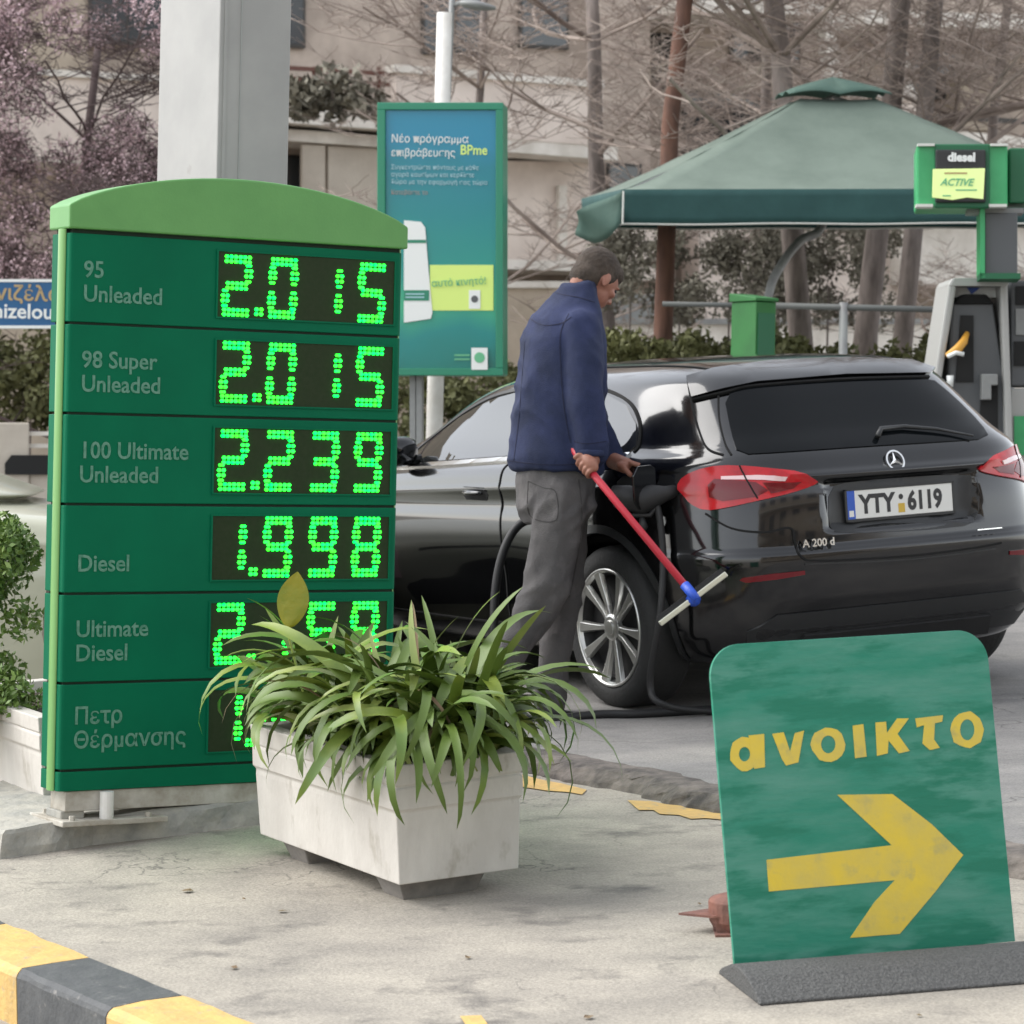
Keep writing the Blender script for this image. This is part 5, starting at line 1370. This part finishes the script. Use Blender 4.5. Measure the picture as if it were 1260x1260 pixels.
# ------------------------------------------------------------------ trees, hedges
def gbase(px, Y): 
    X = (px - CX) * Y / F; return Vector((X, Y, gz(X, Y)))
rand_tree('tree', 'tall reddish brown pine trunk rising just left of the parasol top', 'tree', gbase(822, 19.5), 7.0, barkr, twig, 3, r0=.072, lean=(-.035, 0), levels=4, group=None, first=.62, kids=(2, 3))
treeg = 'bare grey trees behind the parasol'
tl_ = [(1003, 20.0, 5.4, .095, 'bare tree with a thick split trunk behind the green service box', 11, (-.03, 0)),
       (1040, 20.8, 6.8, .095, 'tallest bare grey tree rising behind the tip of the parasol', 23, (-.005, 0)),
       (1100, 20.4, 6.2, .08, 'slim bare grey tree just left of the fuel pump', 31, (.012, 0))]
for px, Y, h, r, lab, sd_, ln in tl_:
    rand_tree('bare_tree', lab, 'tree', gbase(px, Y), h, bark, twig, sd_, r0=r, lean=ln, levels=5, group=treeg, first=.40, kids=(4, 5), spread=.8, flat=.75)
rand_tree('bare_tree', 'wide bare tree spreading twigs between the poster stand and the parasol', 'tree', gbase(760, 22.5), 4.6, bark, twig, 44, r0=.085, lean=(-.02, 0), levels=5, group=treeg, first=.30, kids=(3, 4), spread=.8, flat=.7)
rand_tree('bare_tree', 'low bare tree whose twigs cross the balcony left of the white pole', 'tree', gbase(560, 22.8), 4.2, bark, twig, 51, r0=.05, lean=(-.03, 0), levels=5, group=treeg, first=.5, kids=(3, 4), spread=.8, flat=.6)
rand_tree('bare_tree', 'bare tree with fine pale twigs high above the left corner of the parasol', 'tree', gbase(905, 23.0), 5.2, bark, twig, 66, r0=.055, lean=(.01, 0), levels=5, group=treeg, first=.38, kids=(4, 5), spread=.85, flat=.85)
rand_tree('bare_tree', 'bare tree with fine pale twigs at the upper right corner behind the pump header', 'tree', gbase(1190, 22.6), 5.0, bark, twig, 77, r0=.055, lean=(.0, 0), levels=5, group=treeg, first=.38, kids=(4, 5), spread=.85, flat=.85)
pt_, tips = rand_tree('plum_tree', 'pink blossoming plum tree with dark twigs at the upper left', 'tree', gbase(70, 20.5), 3.6, twigd, twigd, 8, r0=.05, lean=(-.02, 0), levels=5, first=.25, kids=(4, 5), spread=.85, flat=.6)
pb = gbase(70, 20.5); cs = []
random.seed(4)
for i in range(150):
    px, py = random.uniform(-70, 215), random.uniform(-20, 350)
    if random.random() > (.28 if py < 150 and px > 50 else 1): continue
    q = at(px, py, 20.5 + random.uniform(-.8, .8)) - pb; cs.append((q.x, q.y, q.z, .17))
stuff(cloud('blossom', blossom, pt_, cs, 30000, .011, 6, aspect=2.6))
stuff(cloud('inner_twigs', twigd, pt_, [c for c in cs if c[2] < 3.6], 12000, .009, 9, aspect=12.0))
def hedge(name, label, px0, px1, py0, py1, Y, n, m, seed, size=.03, rr_=.16, k=60, cat='hedge', dz=.4):
    b0 = gbase((px0 + px1) / 2, Y); t = thing(name, label, cat, Matrix.Translation(b0)); rnd = random.Random(seed); c = []
    for i in range(k):
        q = at(rnd.uniform(px0, px1), rnd.uniform(py0, py1), Y + rnd.uniform(-dz, dz)) - b0; c.append((q.x, q.y, q.z, rr_ * rnd.uniform(.6, 1.2)))
    stuff(cloud('foliage', m, t, c, n, size, seed))
    for i in range(6):
        q = at(px0 + (px1 - px0) * (i + .5) / 6, py1, Y) - b0; MB().tube([Vector((q.x, q.y, 0 if Y < 23 else q.z - .02)), q + Vector((0, 0, .2))], [.012, .008], 6).build('stem', bark, t)
    return t
hedge('hedge', 'dark olive hedge behind the blue street sign at the left edge', -120, 150, 415, 520, 21.0, 9000, hedgem, 2)
hedge('hedge', 'dark olive hedge seen below the poster stand over the car roof', 440, 700, 450, 610, 20.5, 12000, hedgem, 5)
hedge('hedge', 'low yellow green hedge just above the roof of the black car', 690, 1160, 418, 480, 19.0, 14000, hedgem, 7, size=.028, rr_=.12, k=90)
hedge('evergreen_bush', 'dark loose evergreen foliage hanging below the parasol between the tree trunks', 745, 1110, 288, 385, 22.0, 16000, darkfol, 9, size=.022, rr_=.17, k=80, cat='bush')
hedge('evergreen_bush', 'small dark bush at the balcony left of the white pole', 365, 470, 96, 140, 23.6, 1300, darkfol, 12, size=.05, rr_=.12, k=26, cat='bush')

# ------------------------------------------------------------------ beige car at the far left, mostly out of the frame
sc2 = 1.0
MC2 = Matrix.Translation((-4.62, 12.4, gz(-6.1, 12.4) - .05)) @ Matrix.Rotation(rad(6), 4, 'Z') @ Matrix.Scale(1.16, 4)
c2 = thing('parked_car', 'pale beige car at the left edge, mostly outside the frame, behind the left shrub', 'car', MC2)
bm2 = bodyme.copy(); bm2.materials.clear(); bm2.materials.append(beigep)
put('body', bm2, c2)
for ch in list(car.children):
    if ch.name.split('.')[0] in ('tyre', 'side_window', 'windscreen', 'door_seam', 'chrome_strip', 'wheel_arch_trim', 'window_seal', 'headlight', 'grille'):
        o = ch.copy(); COL.objects.link(o); o.parent = c2; o.matrix_parent_inverse = Matrix.Identity(4); o.matrix_local = ch.matrix_local
        for g_ in ch.children:
            d_ = g_.copy(); COL.objects.link(d_); d_.parent = o

# ------------------------------------------------------------------ unseen block added behind the viewer for the car paint to mirror
ob = thing('apartment_building', 'unseen brown apartment block with balconies, added behind the viewer for the car paint to mirror', 'building', Matrix.Translation((17, -9, .3)) @ Matrix.Rotation(rad(30), 4, 'Z'))
MB().box(-12, 12, -5, 5, -2, 9.5).build('wall', stuccob, ob)
for fl_ in range(3):
    MB().box(-12, 12, 5, 6.2, fl_ * 3 + 1.0, fl_ * 3 + 1.15).build('balcony_floor', slabw, ob)
    MB().box(-12, 12, 6.1, 6.2, fl_ * 3 + 1.15, fl_ * 3 + 2.0).build('balcony_parapet', stuccot, ob)
    for k in range(6): MB().box(-11 + k * 4, -9 + k * 4, 5.0, 5.03, fl_ * 3 + 1.2, fl_ * 3 + 3.3).build('window', winm, ob)
